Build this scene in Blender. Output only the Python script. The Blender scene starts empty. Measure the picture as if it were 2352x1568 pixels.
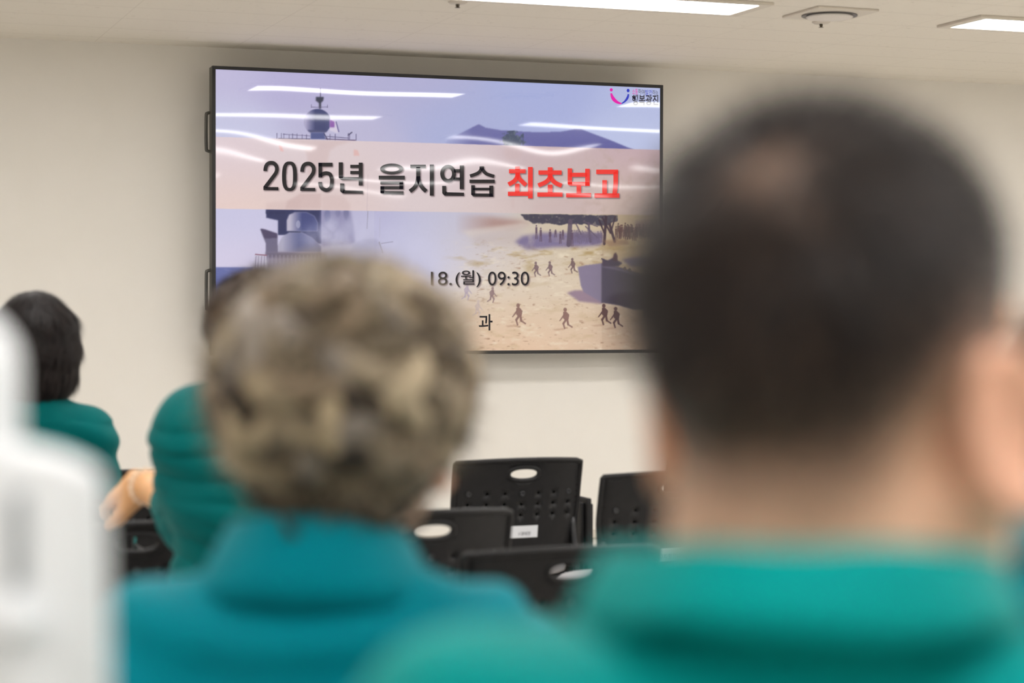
import bpy, bmesh, math, random
import numpy as np
from mathutils import Vector, Matrix, geometry
random.seed(7)
RNG = np.random.default_rng(11)
C = bpy.context.scene.collection
SC = bpy.context.scene

# ------------------------------------------------------------------ camera
F_PX = 4574.0; W, H = 2352, 1568
YAW, PITCH, ROLL = 0.348773, 0.018778, 0.001952
CAM = np.array([0.0, 0.0, 1.3])
_c, _s = math.cos(YAW), math.sin(YAW)
FW = np.array([_s*math.cos(PITCH), _c*math.cos(PITCH), -math.sin(PITCH)])
RT = np.array([_c, -_s, 0.0]); UP = np.cross(RT, FW)
RT, UP = RT*math.cos(ROLL)+UP*math.sin(ROLL), -RT*math.sin(ROLL)+UP*math.cos(ROLL)
cam_data = bpy.data.cameras.new('camera')
cam = bpy.data.objects.new('camera', cam_data); C.objects.link(cam)
cam_data.sensor_width = 36.0; cam_data.lens = F_PX/W*36.0
cam.matrix_world = Matrix((( RT[0], UP[0], -FW[0], CAM[0]), (RT[1], UP[1], -FW[1], CAM[1]),
                           (RT[2], UP[2], -FW[2], CAM[2]), (0, 0, 0, 1)))
cam_data.clip_start = 0.05
cam_data.dof.use_dof = True
cam_data.dof.focus_distance = 9.2
cam_data.dof.aperture_fstop = 2.8
SC.camera = cam

def pix(x, y, d):                # a point of the place seen at (x, y), d metres along the optical axis
    return CAM + d*(FW + RT*((x-W/2)/F_PX) - UP*((y-H/2)/F_PX))
def on_wall(x, y, Y):            # the point of the plane y = Y seen at (x, y)
    r = FW + RT*((np.asarray(x)[..., None]-W/2)/F_PX) - UP*((np.asarray(y)[..., None]-H/2)/F_PX)
    return CAM + r*((Y-CAM[1])/r[..., 1:2])
def project(P):
    q = np.asarray(P) - CAM; d = q@FW
    return W/2+F_PX*(q@RT)/d, H/2-F_PX*(q@UP)/d

# ------------------------------------------------------------------ world, exposure
world = bpy.data.worlds.new('world'); SC.world = world; world.use_nodes = True
world.node_tree.nodes['Background'].inputs[0].default_value = (0.9, 0.88, 0.85, 1)
world.node_tree.nodes['Background'].inputs[1].default_value = 0.05
SC.view_settings.view_transform = 'Standard'; SC.view_settings.look = 'None'
SC.view_settings.exposure = 0.0; SC.view_settings.gamma = 1.0
SC.view_settings.use_curve_mapping = False
SC.cycles.max_bounces = 8; SC.cycles.diffuse_bounces = 5
PANEL_L = 17.0                                     # radiance of the ceiling panels
PANEL_COL = (1.0, 0.988, 0.975)

WALL_Y = 8.662; SCREEN_Y = 8.492; CEIL = 2.4203
X0, X1, Y0 = -3.6, 8.9, -3.6

# ------------------------------------------------------------------ helpers
def lin(r, g=None, b=None):
    if g is None: r, g, b = r
    f = lambda c: ((c/255)/12.92 if c/255 <= 0.04045 else ((c/255+0.055)/1.055)**2.4)
    return (f(r), f(g), f(b))
def mat(name, col, rough=0.5, spec=0.5, metal=0.0, **kw):
    m = bpy.data.materials.new(name); m.use_nodes = True
    b = m.node_tree.nodes['Principled BSDF']
    b.inputs['Base Color'].default_value = (*col, 1); b.inputs['Roughness'].default_value = rough
    b.inputs['Specular IOR Level'].default_value = spec; b.inputs['Metallic'].default_value = metal
    for k, v in kw.items(): b.inputs[k].default_value = v
    return m
def nodes(m): return m.node_tree.nodes, m.node_tree.links, m.node_tree.nodes['Principled BSDF']
def noise_tint(m, scale, c1, c2, bump=0.0, stretch=(1, 1, 1), detail=4, bscale=None):
    N, L, b = nodes(m)
    tc = N.new('ShaderNodeTexCoord'); mp = N.new('ShaderNodeMapping'); mp.inputs['Scale'].default_value = stretch
    L.new(tc.outputs['Object'], mp.inputs[0])
    nz = N.new('ShaderNodeTexNoise'); nz.inputs['Scale'].default_value = scale; nz.inputs['Detail'].default_value = detail
    L.new(mp.outputs[0], nz.inputs['Vector'])
    cr = N.new('ShaderNodeValToRGB'); cr.color_ramp.elements[0].position = 0.3; cr.color_ramp.elements[1].position = 0.7
    cr.color_ramp.elements[0].color = (*c1, 1); cr.color_ramp.elements[1].color = (*c2, 1)
    L.new(nz.outputs['Fac'], cr.inputs[0]); L.new(cr.outputs[0], b.inputs['Base Color'])
    if bump:
        n2 = N.new('ShaderNodeTexNoise'); n2.inputs['Scale'].default_value = bscale or scale*3
        L.new(mp.outputs[0], n2.inputs['Vector'])
        bp = N.new('ShaderNodeBump'); bp.inputs['Strength'].default_value = bump; bp.inputs['Distance'].default_value = 0.002
        L.new(n2.outputs['Fac'], bp.inputs['Height']); L.new(bp.outputs[0], b.inputs['Normal'])
    return m
def attr_mat(name, rough, spec, attr='col', **kw):
    m = mat(name, (1, 1, 1), rough, spec, **kw); N, L, b = nodes(m)
    a = N.new('ShaderNodeAttribute'); a.attribute_name = attr
    L.new(a.outputs['Color'], b.inputs['Base Color'])
    return m

def link(name, me, material=None, parent=None, smooth=False):
    o = bpy.data.objects.new(name, me); C.objects.link(o)
    for m in (material if isinstance(material, (list, tuple)) else [material]):
        if m is not None: me.materials.append(m)
    if smooth: me.shade_smooth()
    if parent is not None: o.parent = parent
    return o
def mesh_np(name, V, F, material=None, parent=None, smooth=True, col=None):
    me = bpy.data.meshes.new(name)
    V = np.asarray(V, np.float32); F = np.asarray(F, np.int32); n = F.shape[1]
    me.vertices.add(len(V)); me.vertices.foreach_set('co', V.ravel())
    me.loops.add(F.size); me.loops.foreach_set('vertex_index', F.ravel())
    me.polygons.add(len(F)); me.polygons.foreach_set('loop_start', np.arange(0, F.size, n, dtype=np.int32))
    me.update(calc_edges=True); me.validate()
    if col is not None:
        a = me.color_attributes.new('col', 'FLOAT_COLOR', 'POINT')
        cc = np.ones((len(V), 4), np.float32); cc[:, :3] = col
        a.data.foreach_set('color', cc.ravel())
    return link(name, me, material, parent, smooth)
def from_bm(name, bm, material=None, parent=None, smooth=False):
    me = bpy.data.meshes.new(name); bm.to_mesh(me); bm.free()
    return link(name, me, material, parent, smooth)
def tag(o, label=None, cat=None, group=None, kind=None):
    if label: o['label'] = label
    if cat: o['category'] = cat
    if group: o['group'] = group
    if kind: o['kind'] = kind
    return o
def empty(name, loc=(0, 0, 0), rz=0.0):
    o = bpy.data.objects.new(name, None); C.objects.link(o); o.empty_display_size = 0.1
    o.location = tuple(loc); o.rotation_euler = (0, 0, rz); return o
def add_box(bm, lo, hi, bev=0.0, M=None):
    r = bmesh.ops.create_cube(bm, size=1.0)['verts']
    c = [(a+b)/2 for a, b in zip(lo, hi)]; s = [b-a for a, b in zip(lo, hi)]
    for v in r: v.co = Vector((c[0]+v.co.x*s[0], c[1]+v.co.y*s[1], c[2]+v.co.z*s[2]))
    if bev:
        es = list({e for v in r for e in v.link_edges})
        r2 = bmesh.ops.bevel(bm, geom=es, offset=bev, segments=3, affect='EDGES', profile=0.5)
        r = list({v for f in r2['faces'] for v in f.verts} | {v for v in r if v.is_valid})
    if M is not None:
        for v in r: v.co = M @ v.co
    return r
def add_tube(bm, pts, rad, n=10, caps=True):
    pts = [Vector(p) for p in pts]; rad = rad if isinstance(rad, (list, tuple)) else [rad]*len(pts)
    rings = []; up = None
    for i, p in enumerate(pts):
        t = (pts[min(i+1, len(pts)-1)]-pts[max(i-1, 0)]).normalized()
        if up is None: up = t.orthogonal().normalized()
        up = (up-t*up.dot(t)); up = up.normalized() if up.length > 1e-6 else t.orthogonal().normalized()
        s = t.cross(up)
        rings.append([bm.verts.new(p+(up*math.cos(a)+s*math.sin(a))*rad[i]) for a in [2*math.pi*k/n for k in range(n)]])
    for a, b in zip(rings, rings[1:]):
        for k in range(n): bm.faces.new((a[k], a[(k+1) % n], b[(k+1) % n], b[k]))
    if caps: bm.faces.new(rings[0][::-1]); bm.faces.new(rings[-1])
def add_lathe(bm, prof, n=32, M=None):
    rings = []
    for r, z in prof:
        rings.append([bm.verts.new(((M @ Vector((r*math.cos(a), r*math.sin(a), z))) if M is not None else Vector((r*math.cos(a), r*math.sin(a), z))))
                      for a in [2*math.pi*k/n for k in range(n)]])
    for a, b in zip(rings, rings[1:]):
        for k in range(n): bm.faces.new((a[k], a[(k+1) % n], b[(k+1) % n], b[k]))
    for ring, rv in ((rings[0], True), (rings[-1], False)):
        try: bm.faces.new(ring[::-1] if rv else ring)
        except ValueError: pass
def smooth_path(pts, n=6):
    P = [Vector(p) for p in pts]; out = []
    for i in range(len(P)-1):
        p0, p1, p2, p3 = P[max(i-1, 0)], P[i], P[i+1], P[min(i+2, len(P)-1)]
        for k in range(n):
            t = k/n
            out.append(0.5*((2*p1)+(p2-p0)*t+(2*p0-5*p1+4*p2-p3)*t*t+(3*p1-p0-3*p2+p3)*t**3))
    out.append(P[-1]); return out

# value noise on points (N,3)
_LAT = RNG.random((32, 32, 32)).astype(np.float32)*2-1
def vnoise(P, seed=0):
    P = np.asarray(P, np.float32)+np.float32(seed*7.31)
    i = np.floor(P).astype(np.int32); f = P-i; f = f*f*(3-2*f); i &= 31; j = (i+1) & 31
    x0, y0, z0 = i[..., 0], i[..., 1], i[..., 2]; x1, y1, z1 = j[..., 0], j[..., 1], j[..., 2]
    fx, fy, fz = f[..., 0], f[..., 1], f[..., 2]
    a = _LAT[x0, y0, z0]*(1-fx)+_LAT[x1, y0, z0]*fx; b = _LAT[x0, y1, z0]*(1-fx)+_LAT[x1, y1, z0]*fx
    c = _LAT[x0, y0, z1]*(1-fx)+_LAT[x1, y0, z1]*fx; d = _LAT[x0, y1, z1]*(1-fx)+_LAT[x1, y1, z1]*fx
    return (a*(1-fy)+b*fy)*(1-fz)+(c*(1-fy)+d*fy)*fz

# ------------------------------------------------------------------ materials
M_wall = noise_tint(mat('wall_paint', lin(226, 219, 208), 0.7, 0.25), 3.0, lin(231, 227, 219), lin(234, 230, 223), 0.08, bscale=160)
M_floor = noise_tint(mat('floor_vinyl', lin(170, 165, 158), 0.35, 0.4), 6.0, lin(186, 182, 176), lin(202, 198, 192))
M_trim = mat('trim_paint', lin(212, 204, 190), 0.5, 0.4)
M_black = noise_tint(mat('chair_plastic', lin(27, 26, 27), 0.5, 0.3), 40, lin(24, 23, 24), lin(29, 28, 29), 0.15, bscale=500)
M_pad = noise_tint(mat('chair_fabric', lin(26, 25, 26), 0.9, 0.1), 300, lin(12, 12, 12), lin(18, 18, 18), 0.3)
M_seat = noise_tint(mat('seat_fabric', lin(170, 168, 170), 0.9, 0.1), 300, lin(160, 158, 160), lin(178, 176, 178), 0.3)
M_steel = mat('chair_steel', lin(60, 60, 62), 0.35, 0.5, 0.6)
M_paper = mat('label_paper', lin(226, 228, 232), 0.6, 0.3)
M_ink = mat('label_ink', lin(70, 72, 80), 0.6, 0.2)
M_bezel = mat('bezel_black', lin(40, 40, 41), 0.4, 0.4)
M_housing = mat('housing_dark_grey', lin(86, 84, 80), 0.45, 0.5, 0.3)
M_fixture = mat('fixture_white', lin(214, 206, 194), 0.5, 0.4)
M_white = noise_tint(mat('stand_white_plastic', lin(236, 238, 240), 0.35, 0.5), 5, lin(228, 231, 235), lin(233, 236, 239))
M_whitegrey = mat('stand_slot_shade', lin(150, 156, 160), 0.5, 0.4)  # grey that stands for the shade inside a slot
M_dark = noise_tint(mat('trouser_cloth', lin(40, 42, 50), 0.9, 0.1), 60, lin(36, 38, 46), lin(46, 48, 56))
M_shoe = mat('shoe_leather', lin(28, 26, 25), 0.4, 0.5)
def jacket_mat(name, c1, c2):
    m = mat(name, c1, 0.65, 0.14); noise_tint(m, 9, c1, c2, 0.25, bscale=420)
    m.node_tree.nodes['Principled BSDF'].inputs['Sheen Weight'].default_value = 0.05
    m.node_tree.nodes['Principled BSDF'].inputs['Sheen Roughness'].default_value = 0.4
    m.node_tree.nodes['Principled BSDF'].inputs['Sheen Tint'].default_value = (0.3, 1, 1, 1)
    m.node_tree.nodes['Principled BSDF'].inputs['Specular Tint'].default_value = (0.25, 0.9, 1, 1)
    return m
M_jk_blue = jacket_mat('jacket_teal_blue', lin(0, 118, 132), lin(0, 124, 138))
M_jk_green = jacket_mat('jacket_teal_green', lin(0, 134, 131), lin(0, 140, 137))
M_jk_deep = jacket_mat('jacket_deep_teal', lin(4, 90, 90), lin(4, 97, 96))
M_skin = attr_mat('skin', 0.5, 0.35, **{'Subsurface Weight': 0.12, 'Subsurface Radius': (0.012, 0.005, 0.003)})
M_hair = attr_mat('hair', 0.5, 0.22)
M_glass_frame = mat('spectacle_frame', lin(60, 55, 52), 0.3, 0.5, 0.5)
M_bead = mat('bracelet_beads', lin(232, 206, 178), 0.3, 0.5)

# ------------------------------------------------------------------ room shell
def slab(name, lo, hi, m):
    bm = bmesh.new(); add_box(bm, lo, hi); o = from_bm(name, bm, m); o['kind'] = 'structure'; return o
T = 0.12
slab('floor', (X0-T, Y0-T, -T), (X1+T, WALL_Y+T, 0), M_floor)
slab('wall_front', (X0-T, WALL_Y, 0), (X1+T, WALL_Y+T, CEIL), M_wall)
slab('wall_left', (X0-T, Y0, 0), (X0, WALL_Y, CEIL), M_wall)
slab('wall_right', (X1, Y0, 0), (X1+T, WALL_Y, CEIL), M_wall)
slab('wall_back', (X0-T, Y0-T, 0), (X1+T, Y0, CEIL), M_wall)
slab('baseboard_front', (X0, WALL_Y-0.012, 0), (X1, WALL_Y, 0.09), M_trim)
tr = slab('trim_1', (X0, WALL_Y-0.02, 0.205), (X1, WALL_Y, 0.24), M_trim)

# ceiling: fissured tiles, joints running along and across the room
M_ceil = mat('ceiling_tile', lin(226, 217, 202), 0.85, 0.15)
N, L, b = nodes(M_ceil)
geo = N.new('ShaderNodeNewGeometry')
sep = N.new('ShaderNodeSeparateXYZ'); L.new(geo.outputs['Position'], sep.inputs[0])
def joint(axis, size, off, w):
    a = N.new('ShaderNodeMath'); a.operation = 'ADD'; a.inputs[1].default_value = off+100*size
    L.new(sep.outputs[axis], a.inputs[0])
    d = N.new('ShaderNodeMath'); d.operation = 'DIVIDE'; d.inputs[1].default_value = size; L.new(a.outputs[0], d.inputs[0])
    f = N.new('ShaderNodeMath'); f.operation = 'FRACT'; L.new(d.outputs[0], f.inputs[0])
    l = N.new('ShaderNodeMath'); l.operation = 'LESS_THAN'; l.inputs[1].default_value = w/size; L.new(f.outputs[0], l.inputs[0])
    return l
jx = joint('X', 0.6, -0.04, 0.003); jy = joint('Y', 0.3, -7.60, 0.007)
mx = N.new('ShaderNodeMath'); mx.operation = 'MAXIMUM'; L.new(jx.outputs[0], mx.inputs[0]); L.new(jy.outputs[0], mx.inputs[1])
mp = N.new('ShaderNodeMapping'); mp.inputs['Scale'].default_value = (16, 46, 1); L.new(geo.outputs['Position'], mp.inputs[0])
nz = N.new('ShaderNodeTexNoise'); nz.inputs['Scale'].default_value = 1.6; nz.inputs['Detail'].default_value = 5; nz.inputs['Roughness'].default_value = 0.65
L.new(mp.outputs[0], nz.inputs['Vector'])
r1 = N.new('ShaderNodeMapRange'); r1.inputs[1].default_value = 0.635; r1.inputs[2].default_value = 0.70; r1.inputs[3].default_value = 0; r1.inputs[4].default_value = 0.5
L.new(nz.outputs['Fac'], r1.inputs[0])
jm = N.new('ShaderNodeMath'); jm.operation = 'MULTIPLY'; jm.inputs[1].default_value = 0.22; L.new(mx.outputs[0], jm.inputs[0])
ad = N.new('ShaderNodeMath'); ad.operation = 'MAXIMUM'; L.new(jm.outputs[0], ad.inputs[0]); L.new(r1.outputs[0], ad.inputs[1])
mix = N.new('ShaderNodeMixRGB'); mix.inputs[1].default_value = (*lin(234, 228, 217), 1); mix.inputs[2].default_value = (*lin(150, 138, 122), 1)
L.new(ad.outputs[0], mix.inputs[0]); L.new(mix.outputs[0], b.inputs['Base Color'])
slab('ceiling', (X0-T, Y0-T, CEIL), (X1+T, WALL_Y+T, CEIL+T), M_ceil)

# ------------------------------------------------------------------ ceiling lights, diffuser, sprinklers
M_lamp = mat('lamp_diffuser', (0.8, 0.8, 0.8), 0.6, 0.2)
M_lamp.node_tree.nodes['Principled BSDF'].inputs['Emission Color'].default_value = (*PANEL_COL, 1)
M_lamp.node_tree.nodes['Principled BSDF'].inputs['Emission Strength'].default_value = PANEL_L
LW, LD = 1.21, 0.315
def make_light():
    t = empty('ceiling_light')
    bm = bmesh.new(); z = -0.012
    for lo, hi in (((0, 0, z), (LW, 0.03, 0)), ((0, LD-0.03, z), (LW, LD, 0)), ((0, 0.03, z), (0.045, LD-0.03, 0)), ((LW-0.045, 0.03, z), (LW, LD-0.03, 0))):
        add_box(bm, lo, hi, 0.003)
    from_bm('frame', bm, M_fixture, t)
    bm = bmesh.new(); add_box(bm, (0.046, 0.031, -0.010), (LW-0.046, LD-0.031, -0.004))
    from_bm('diffuser', bm, M_lamp, t)
    return t
def dup(root, loc, rz=None):
    r = root.copy(); C.objects.link(r); r.location = tuple(loc)
    if rz is not None: r.rotation_euler = (0, 0, rz)
    for ch in list(root.children):
        c = ch.copy(); C.objects.link(c); c.parent = r
        for g in ch.children:
            d = g.copy(); C.objects.link(d); d.parent = c
    return r
light0 = make_light(); first = True
for r in range(6):  # rearmost row, behind the camera, is added to brighten the near people
    for k in range(-2, 4):
        x = 2.233+2.1*k; y = 6.628-1.575*r
        o = light0 if first else dup(light0, (0, 0, 0)); first = False
        o.location = (x, y, CEIL)
        if r == 0 and k == 0: lab = 'long glowing white ceiling panel above the display, cut by the top of the photo'
        elif r == 0 and k == 1: lab = 'glowing white ceiling panel at the top right corner beside the round air diffuser'
        else: lab = 'white ceiling light panel out of view, some reflected in the glossy display, rearmost row added'
        tag(o, lab, 'ceiling light', 'ceiling light panels')

def on_ceil(x, y): 
    r = FW + RT*((x-W/2)/F_PX) - UP*((y-H/2)/F_PX); return CAM + r*((CEIL-1.3)/r[2])
t = empty('air_diffuser', (3.633, 6.641, CEIL))
bm = bmesh.new(); add_box(bm, (0, 0, -0.010), (0.262, 0.29, 0), 0.003); from_bm('face_plate', bm, M_fixture, t)
cx, cy = 0.131, 0.15
bm = bmesh.new(); add_lathe(bm, [(0.106, -0.010), (0.107, -0.014), (0.100, -0.013), (0.094, -0.0105)], 48, Matrix.Translation((cx, cy, 0)))
from_bm('ring', bm, mat('diffuser_gap', lin(120, 116, 116), 0.5, 0.3), t, True)
bm = bmesh.new(); add_lathe(bm, [(0.02, -0.012), (0.087, -0.013), (0.090, -0.018), (0.082, -0.022), (0.03, -0.025), (0.001, -0.0255)], 48, Matrix.Translation((cx, cy, 0)))
from_bm('disc', bm, mat('diffuser_disc', lin(222, 216, 210), 0.5, 0.3), t, True)
tag(t, 'round air diffuser in a square white plate on the ceiling', 'air diffuser')
def sprinkler(x, y, lab):
    p = on_ceil(x, y); t = empty('sprinkler_head', p)
    bm = bmesh.new(); add_lathe(bm, [(0.036, 0.0), (0.036, -0.003), (0.028, -0.008), (0.012, -0.009)], 28); from_bm('escutcheon', bm, M_fixture, t, True)
    bm = bmesh.new(); add_tube(bm, [(0, 0, -0.008), (0, 0, -0.022)], 0.004, 8)
    for s in (-1, 1): add_tube(bm, [(s*0.006, 0, -0.009), (s*0.006, 0, -0.016), (s*0.002, 0, -0.021)], 0.0014, 6)
    add_lathe(bm, [(0.001, -0.021), (0.010, -0.0215), (0.010, -0.0225), (0.001, -0.023)], 16)
    from_bm('deflector', bm, mat('sprinkler_metal', lin(96, 86, 72), 0.4, 0.5, 0.7), t, True)
    tag(t, lab, 'sprinkler', 'ceiling sprinklers')
sprinkler(1051, 4, 'small ceiling sprinkler left of the long light panel, above the display')
sprinkler(1886, 50, 'small ceiling sprinkler just below the round air diffuser')

# ------------------------------------------------------------------ the wall display
DXL, DXR = 1.731, 1.731+1.215*1.718; DZT, DZB = 1.3+1.00494, 1.3+1.00494-1.215
display = empty('wall_display', ((DXL+DXR)/2, WALL_Y, DZB-0.02))
tag(display, 'large black framed wall display showing a presentation slide with warships and soldiers', 'display')
OFF = Vector(display.location)
def dpart(name, bm, m, parent=display, smooth=False):
    bmesh.ops.translate(bm, verts=bm.verts, vec=-OFF); return from_bm(name, bm, m, parent, smooth)
bz = 0.015
bm = bmesh.new()
for lo, hi in (((DXL-bz, SCREEN_Y-0.004, DZT), (DXR+bz, SCREEN_Y+0.02, DZT+bz)), ((DXL-bz, SCREEN_Y-0.004, DZB-bz), (DXR+bz, SCREEN_Y+0.02, DZB)),
               ((DXL-bz, SCREEN_Y-0.004, DZB), (DXL, SCREEN_Y+0.02, DZT)), ((DXR, SCREEN_Y-0.004, DZB), (DXR+bz, SCREEN_Y+0.02, DZT))):
    add_box(bm, lo, hi, 0.0015)
dpart('bezel', bm, M_bezel)
bm = bmesh.new(); add_box(bm, (DXL-bz+0.001, SCREEN_Y+0.0205, DZB-bz+0.001), (DXR+bz-0.001, SCREEN_Y+0.068, DZT+bz-0.001), 0.002)
dpart('housing', bm, M_housing)
bm = bmesh.new()
for x in (DXL+0.5, DXR-0.5): add_box(bm, (x-0.03, SCREEN_Y+0.068, DZB+0.3), (x+0.03, WALL_Y, DZT-0.3))
add_box(bm, (DXL+0.4, WALL_Y-0.012, DZB+0.55), (DXR-0.4, WALL_Y-0.002, DZT-0.45))
dpart('wall_bracket', bm, M_bezel)
for ya, yb in ((258, 348), (620, 712)):
    za = on_wall(478, ya, SCREEN_Y+0.04)[2]; zb = on_wall(478, yb, SCREEN_Y+0.04)[2]; x = DXL-bz; yy = SCREEN_Y+0.045
    bm = bmesh.new(); add_tube(bm, smooth_path([(x+0.004, yy, za), (x-0.012, yy, za-0.004), (x-0.017, yy, za-0.02), (x-0.017, yy, zb+0.02), (x-0.012, yy, zb+0.004), (x+0.004, yy, zb)], 4), 0.007, 8)
    dpart('handle', bm, M_housing, display, True)

# the slide picture, drawn in numpy and carried by the screen's vertices
CX0, CY0, CW, CH = 486, 148, 1046, 672
yy, xx = np.mgrid[0:CH, 0:CW].astype(np.float32); xx += CX0; yy += CY0
ctrl = []      # x, y, r, g, b of the background
def bgfield(pts, sig):
    num = np.zeros((CH, CW, 3), np.float32); den = np.zeros((CH, CW, 1), np.float32)
    for x, y, r, g, bb in pts:
        w = np.exp(-(((xx-x)/sig)**2+((yy-y)/(sig*0.6))**2)/2)[..., None]+1e-9
        num += w*np.array([r, g, bb], np.float32); den += w
    return num/den
def blur(m, r):
    for ax in (0, 1):
        for _ in range(2):
            k = 2*r+1; p = np.pad(m, [(r+1, r) if a == ax else (0, 0) for a in range(m.ndim)], mode='edge')
            c = np.cumsum(p, axis=ax, dtype=np.float64)
            m = ((c[k:] - c[:-k]) if ax == 0 else (c[:, k:]-c[:, :-k])).astype(np.float32)/k
    return m
def poly(pts, soft=0):
    m = np.zeros((CH, CW), bool); P = pts
    for i in range(len(P)):
        x1, y1 = P[i]; x2, y2 = P[(i+1) % len(P)]
        if y1 == y2: continue
        c = ((y1 > yy) != (y2 > yy)) & (xx < (x2-x1)*(yy-y1)/(y2-y1)+x1); m ^= c
    m = m.astype(np.float32); return blur(m, soft) if soft else m
def ell(cx, cy, rx, ry, soft=0.15):
    d = np.sqrt(((xx-cx)/rx)**2+((yy-cy)/ry)**2); return np.clip((1-d)/soft+0.5, 0, 1)
def line(x1, y1, x2, y2, w):
    dx, dy = x2-x1, y2-y1; t = np.clip(((xx-x1)*dx+(yy-y1)*dy)/(dx*dx+dy*dy+1e-6), 0, 1)
    return np.clip(w/2+0.5-np.hypot(xx-x1-t*dx, yy-y1-t*dy), 0, 1)
img = None
def put(mask, col, a=1.0):
    global img
    m = (mask*a)[..., None]; img = img*(1-m)+np.array(col, np.float32)*m
n2 = lambda sx, sy, sd: vnoise(np.stack([xx/sx, yy/sy, np.full_like(xx, sd)], -1), sd)
def fb(s, sd, ay=1.0): return 0.55*n2(s, s*ay, sd)+0.3*n2(s/2, s*ay/2, sd+1)+0.15*n2(s/4, s*ay/4, sd+2)
# sky, smoke, beach
img = bgfield([(495, 165, 196, 190, 222), (700, 180, 184, 178, 216), (950, 200, 180, 178, 214), (1250, 210, 170, 178, 222), (1500, 220, 180, 188, 226),
               (495, 300, 202, 202, 230), (800, 300, 190, 186, 216), (1050, 270, 172, 178, 218), (1500, 310, 190, 198, 232),
               (500, 510, 205, 202, 230), (520, 600, 216, 208, 232), (820, 520, 182, 178, 212), (950, 560, 196, 196, 226), (1040, 520, 196, 194, 216), (1030, 600, 214, 210, 226),
               (1120, 560, 208, 194, 186), (1300, 540, 208, 192, 168), (1460, 560, 196, 172, 138), (1150, 640, 224, 208, 190), (1300, 650, 220, 202, 180),
               (1150, 740, 224, 198, 172), (1300, 740, 224, 198, 172), (1450, 740, 212, 184, 158), (1200, 800, 232, 196, 166), (1450, 800, 216, 184, 158), (700, 640, 190, 184, 212), (700, 760, 190, 184, 212), (900, 760, 214, 196, 190)], 75)
# sea
put(poly([(480, 614), (600, 614), (600, 830), (480, 830)], 1), (104, 112, 168)); sea = poly([(480, 616), (610, 616), (610, 830), (480, 830)], 2)
put(sea*np.clip((yy-616)/120, 0, 1), (76, 86, 150)); put(sea*np.clip(fb(14, 3, .3)*2-.2, 0, 1), (130, 136, 186), .4)
put(ell(534, 642, 5, 2.5), (205, 205, 225), .8); put(ell(503, 661, 4, 2), (190, 192, 220), .7)
# far hill and tree
hill = poly([(1010, 350), (1030, 318), (1060, 305), (1085, 292), (1100, 285), (1115, 293), (1150, 299), (1200, 302), (1240, 304), (1290, 302), (1318, 297), (1334, 296), (1362, 307), (1402, 322), (1440, 338), (1475, 350)], 1)
put(hill*np.clip((xx-1015)/70, 0, 1), (112, 112, 168)); put(hill*np.clip((yy-295)/50, 0, 1)*np.clip((xx-1060)/80, 0, 1), (92, 92, 156), .8)
tr_ = np.clip(1.3-np.sqrt(((xx-1177)/26)**2+((yy-322)/24)**2)+fb(9, 5)*.7, 0, 1); tr_ = np.clip((tr_-.3)*4, 0, 1)*(yy > 299)
put(tr_, (74, 84, 108)); put(tr_*np.clip(fb(6, 9)*3, 0, 1), (104, 116, 128), .7)
# ship mast and dome
ln = lambda *a: put(line(*a[:5]), a[5] if len(a) > 5 else (96, 88, 128), a[6] if len(a) > 6 else 1)
ln(736, 203, 736, 226, 2.0, (90, 86, 120)); put(poly([(726, 222), (744, 223), (742, 232), (738, 236), (738, 250), (733, 250), (732, 236), (725, 231)], 1), (64, 66, 84))
ln(715, 246, 753, 246, 1.2); ln(715, 240, 715, 247, 1.2); ln(752, 241, 752, 247, 1.2)
dome = ell(729, 280, 31, 30, .08)*(yy < 303); put(dome, (172, 166, 200)); put(dome*np.clip((xx-702)/22, 0, 1), (66, 72, 116))
put(dome*np.clip((xx-745)/16, 0, 1), (88, 92, 140), .5); put(poly([(706, 298), (752, 300), (748, 305), (712, 304)], 1), (80, 82, 120))
put(poly([(714, 304), (744, 305), (748, 320), (713, 320)], 1), (84, 92, 142)); ln(744, 306, 752, 320, 2.5, (70, 72, 110))
put(poly([(758, 271), (772, 280), (778, 300), (776, 306), (757, 300)], 1), (214, 206, 226)); put(poly([(758, 274), (769, 280), (768, 293), (757, 292)], 1), (128, 70, 160), .8); ln(772, 280, 778, 302, 3, (120, 110, 160))
ln(650, 308, 712, 312, 1.2); ln(748, 313, 800, 317, 1.6); ln(640, 318, 712, 319, 1.6, (84, 74, 106)); ln(748, 319, 816, 322, 2, (96, 74, 110))
for x in (636, 646, 652, 664, 672, 682, 694, 704): ln(x, 305+(x % 5), x, 321, 1.3)
for x in (758, 770, 800, 803, 818): ln(x, 306+(x % 4), x, 322, 1.5)
ln(800, 310, 808, 304, 3, (92, 88, 120))
# below the band: bridge, domes, pillars
navy = (54, 58, 98)
put(poly([(610, 480), (739, 482), (739, 560), (700, 560), (660, 540), (639, 540), (639, 506), (612, 500)], 1), navy)
put(poly([(612, 486), (656, 486), (656, 492), (612, 490)], 1), (50, 54, 92))
put(poly([(598, 525), (606, 527), (637, 537), (640, 612), (611, 612), (611, 560), (603, 540)], 1), (112, 106, 134)); put(poly([(598, 525), (606, 526), (637, 536), (637, 546), (608, 548)], 1), (84, 74, 104))
up_ = poly([(659, 531), (659, 505), (664, 493), (676, 488), (705, 488), (722, 496), (730, 512), (730, 531)], 1)
put(up_, (190, 184, 204)); put(up_*np.clip((xx-666)/28, 0, 1), (72, 78, 128)); put(ell(685, 515, 5, 9), (180, 180, 206), .6)
lo_ = poly([(639, 579), (640, 560), (648, 544), (664, 534), (694, 534), (716, 546), (738, 566), (738, 579)], 1)
put(lo_, (176, 172, 196)); put(lo_*np.clip((xx-648)/38, 0, 1), (100, 104, 146)); ln(661, 532, 690, 533, 2, (70, 72, 100))
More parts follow.
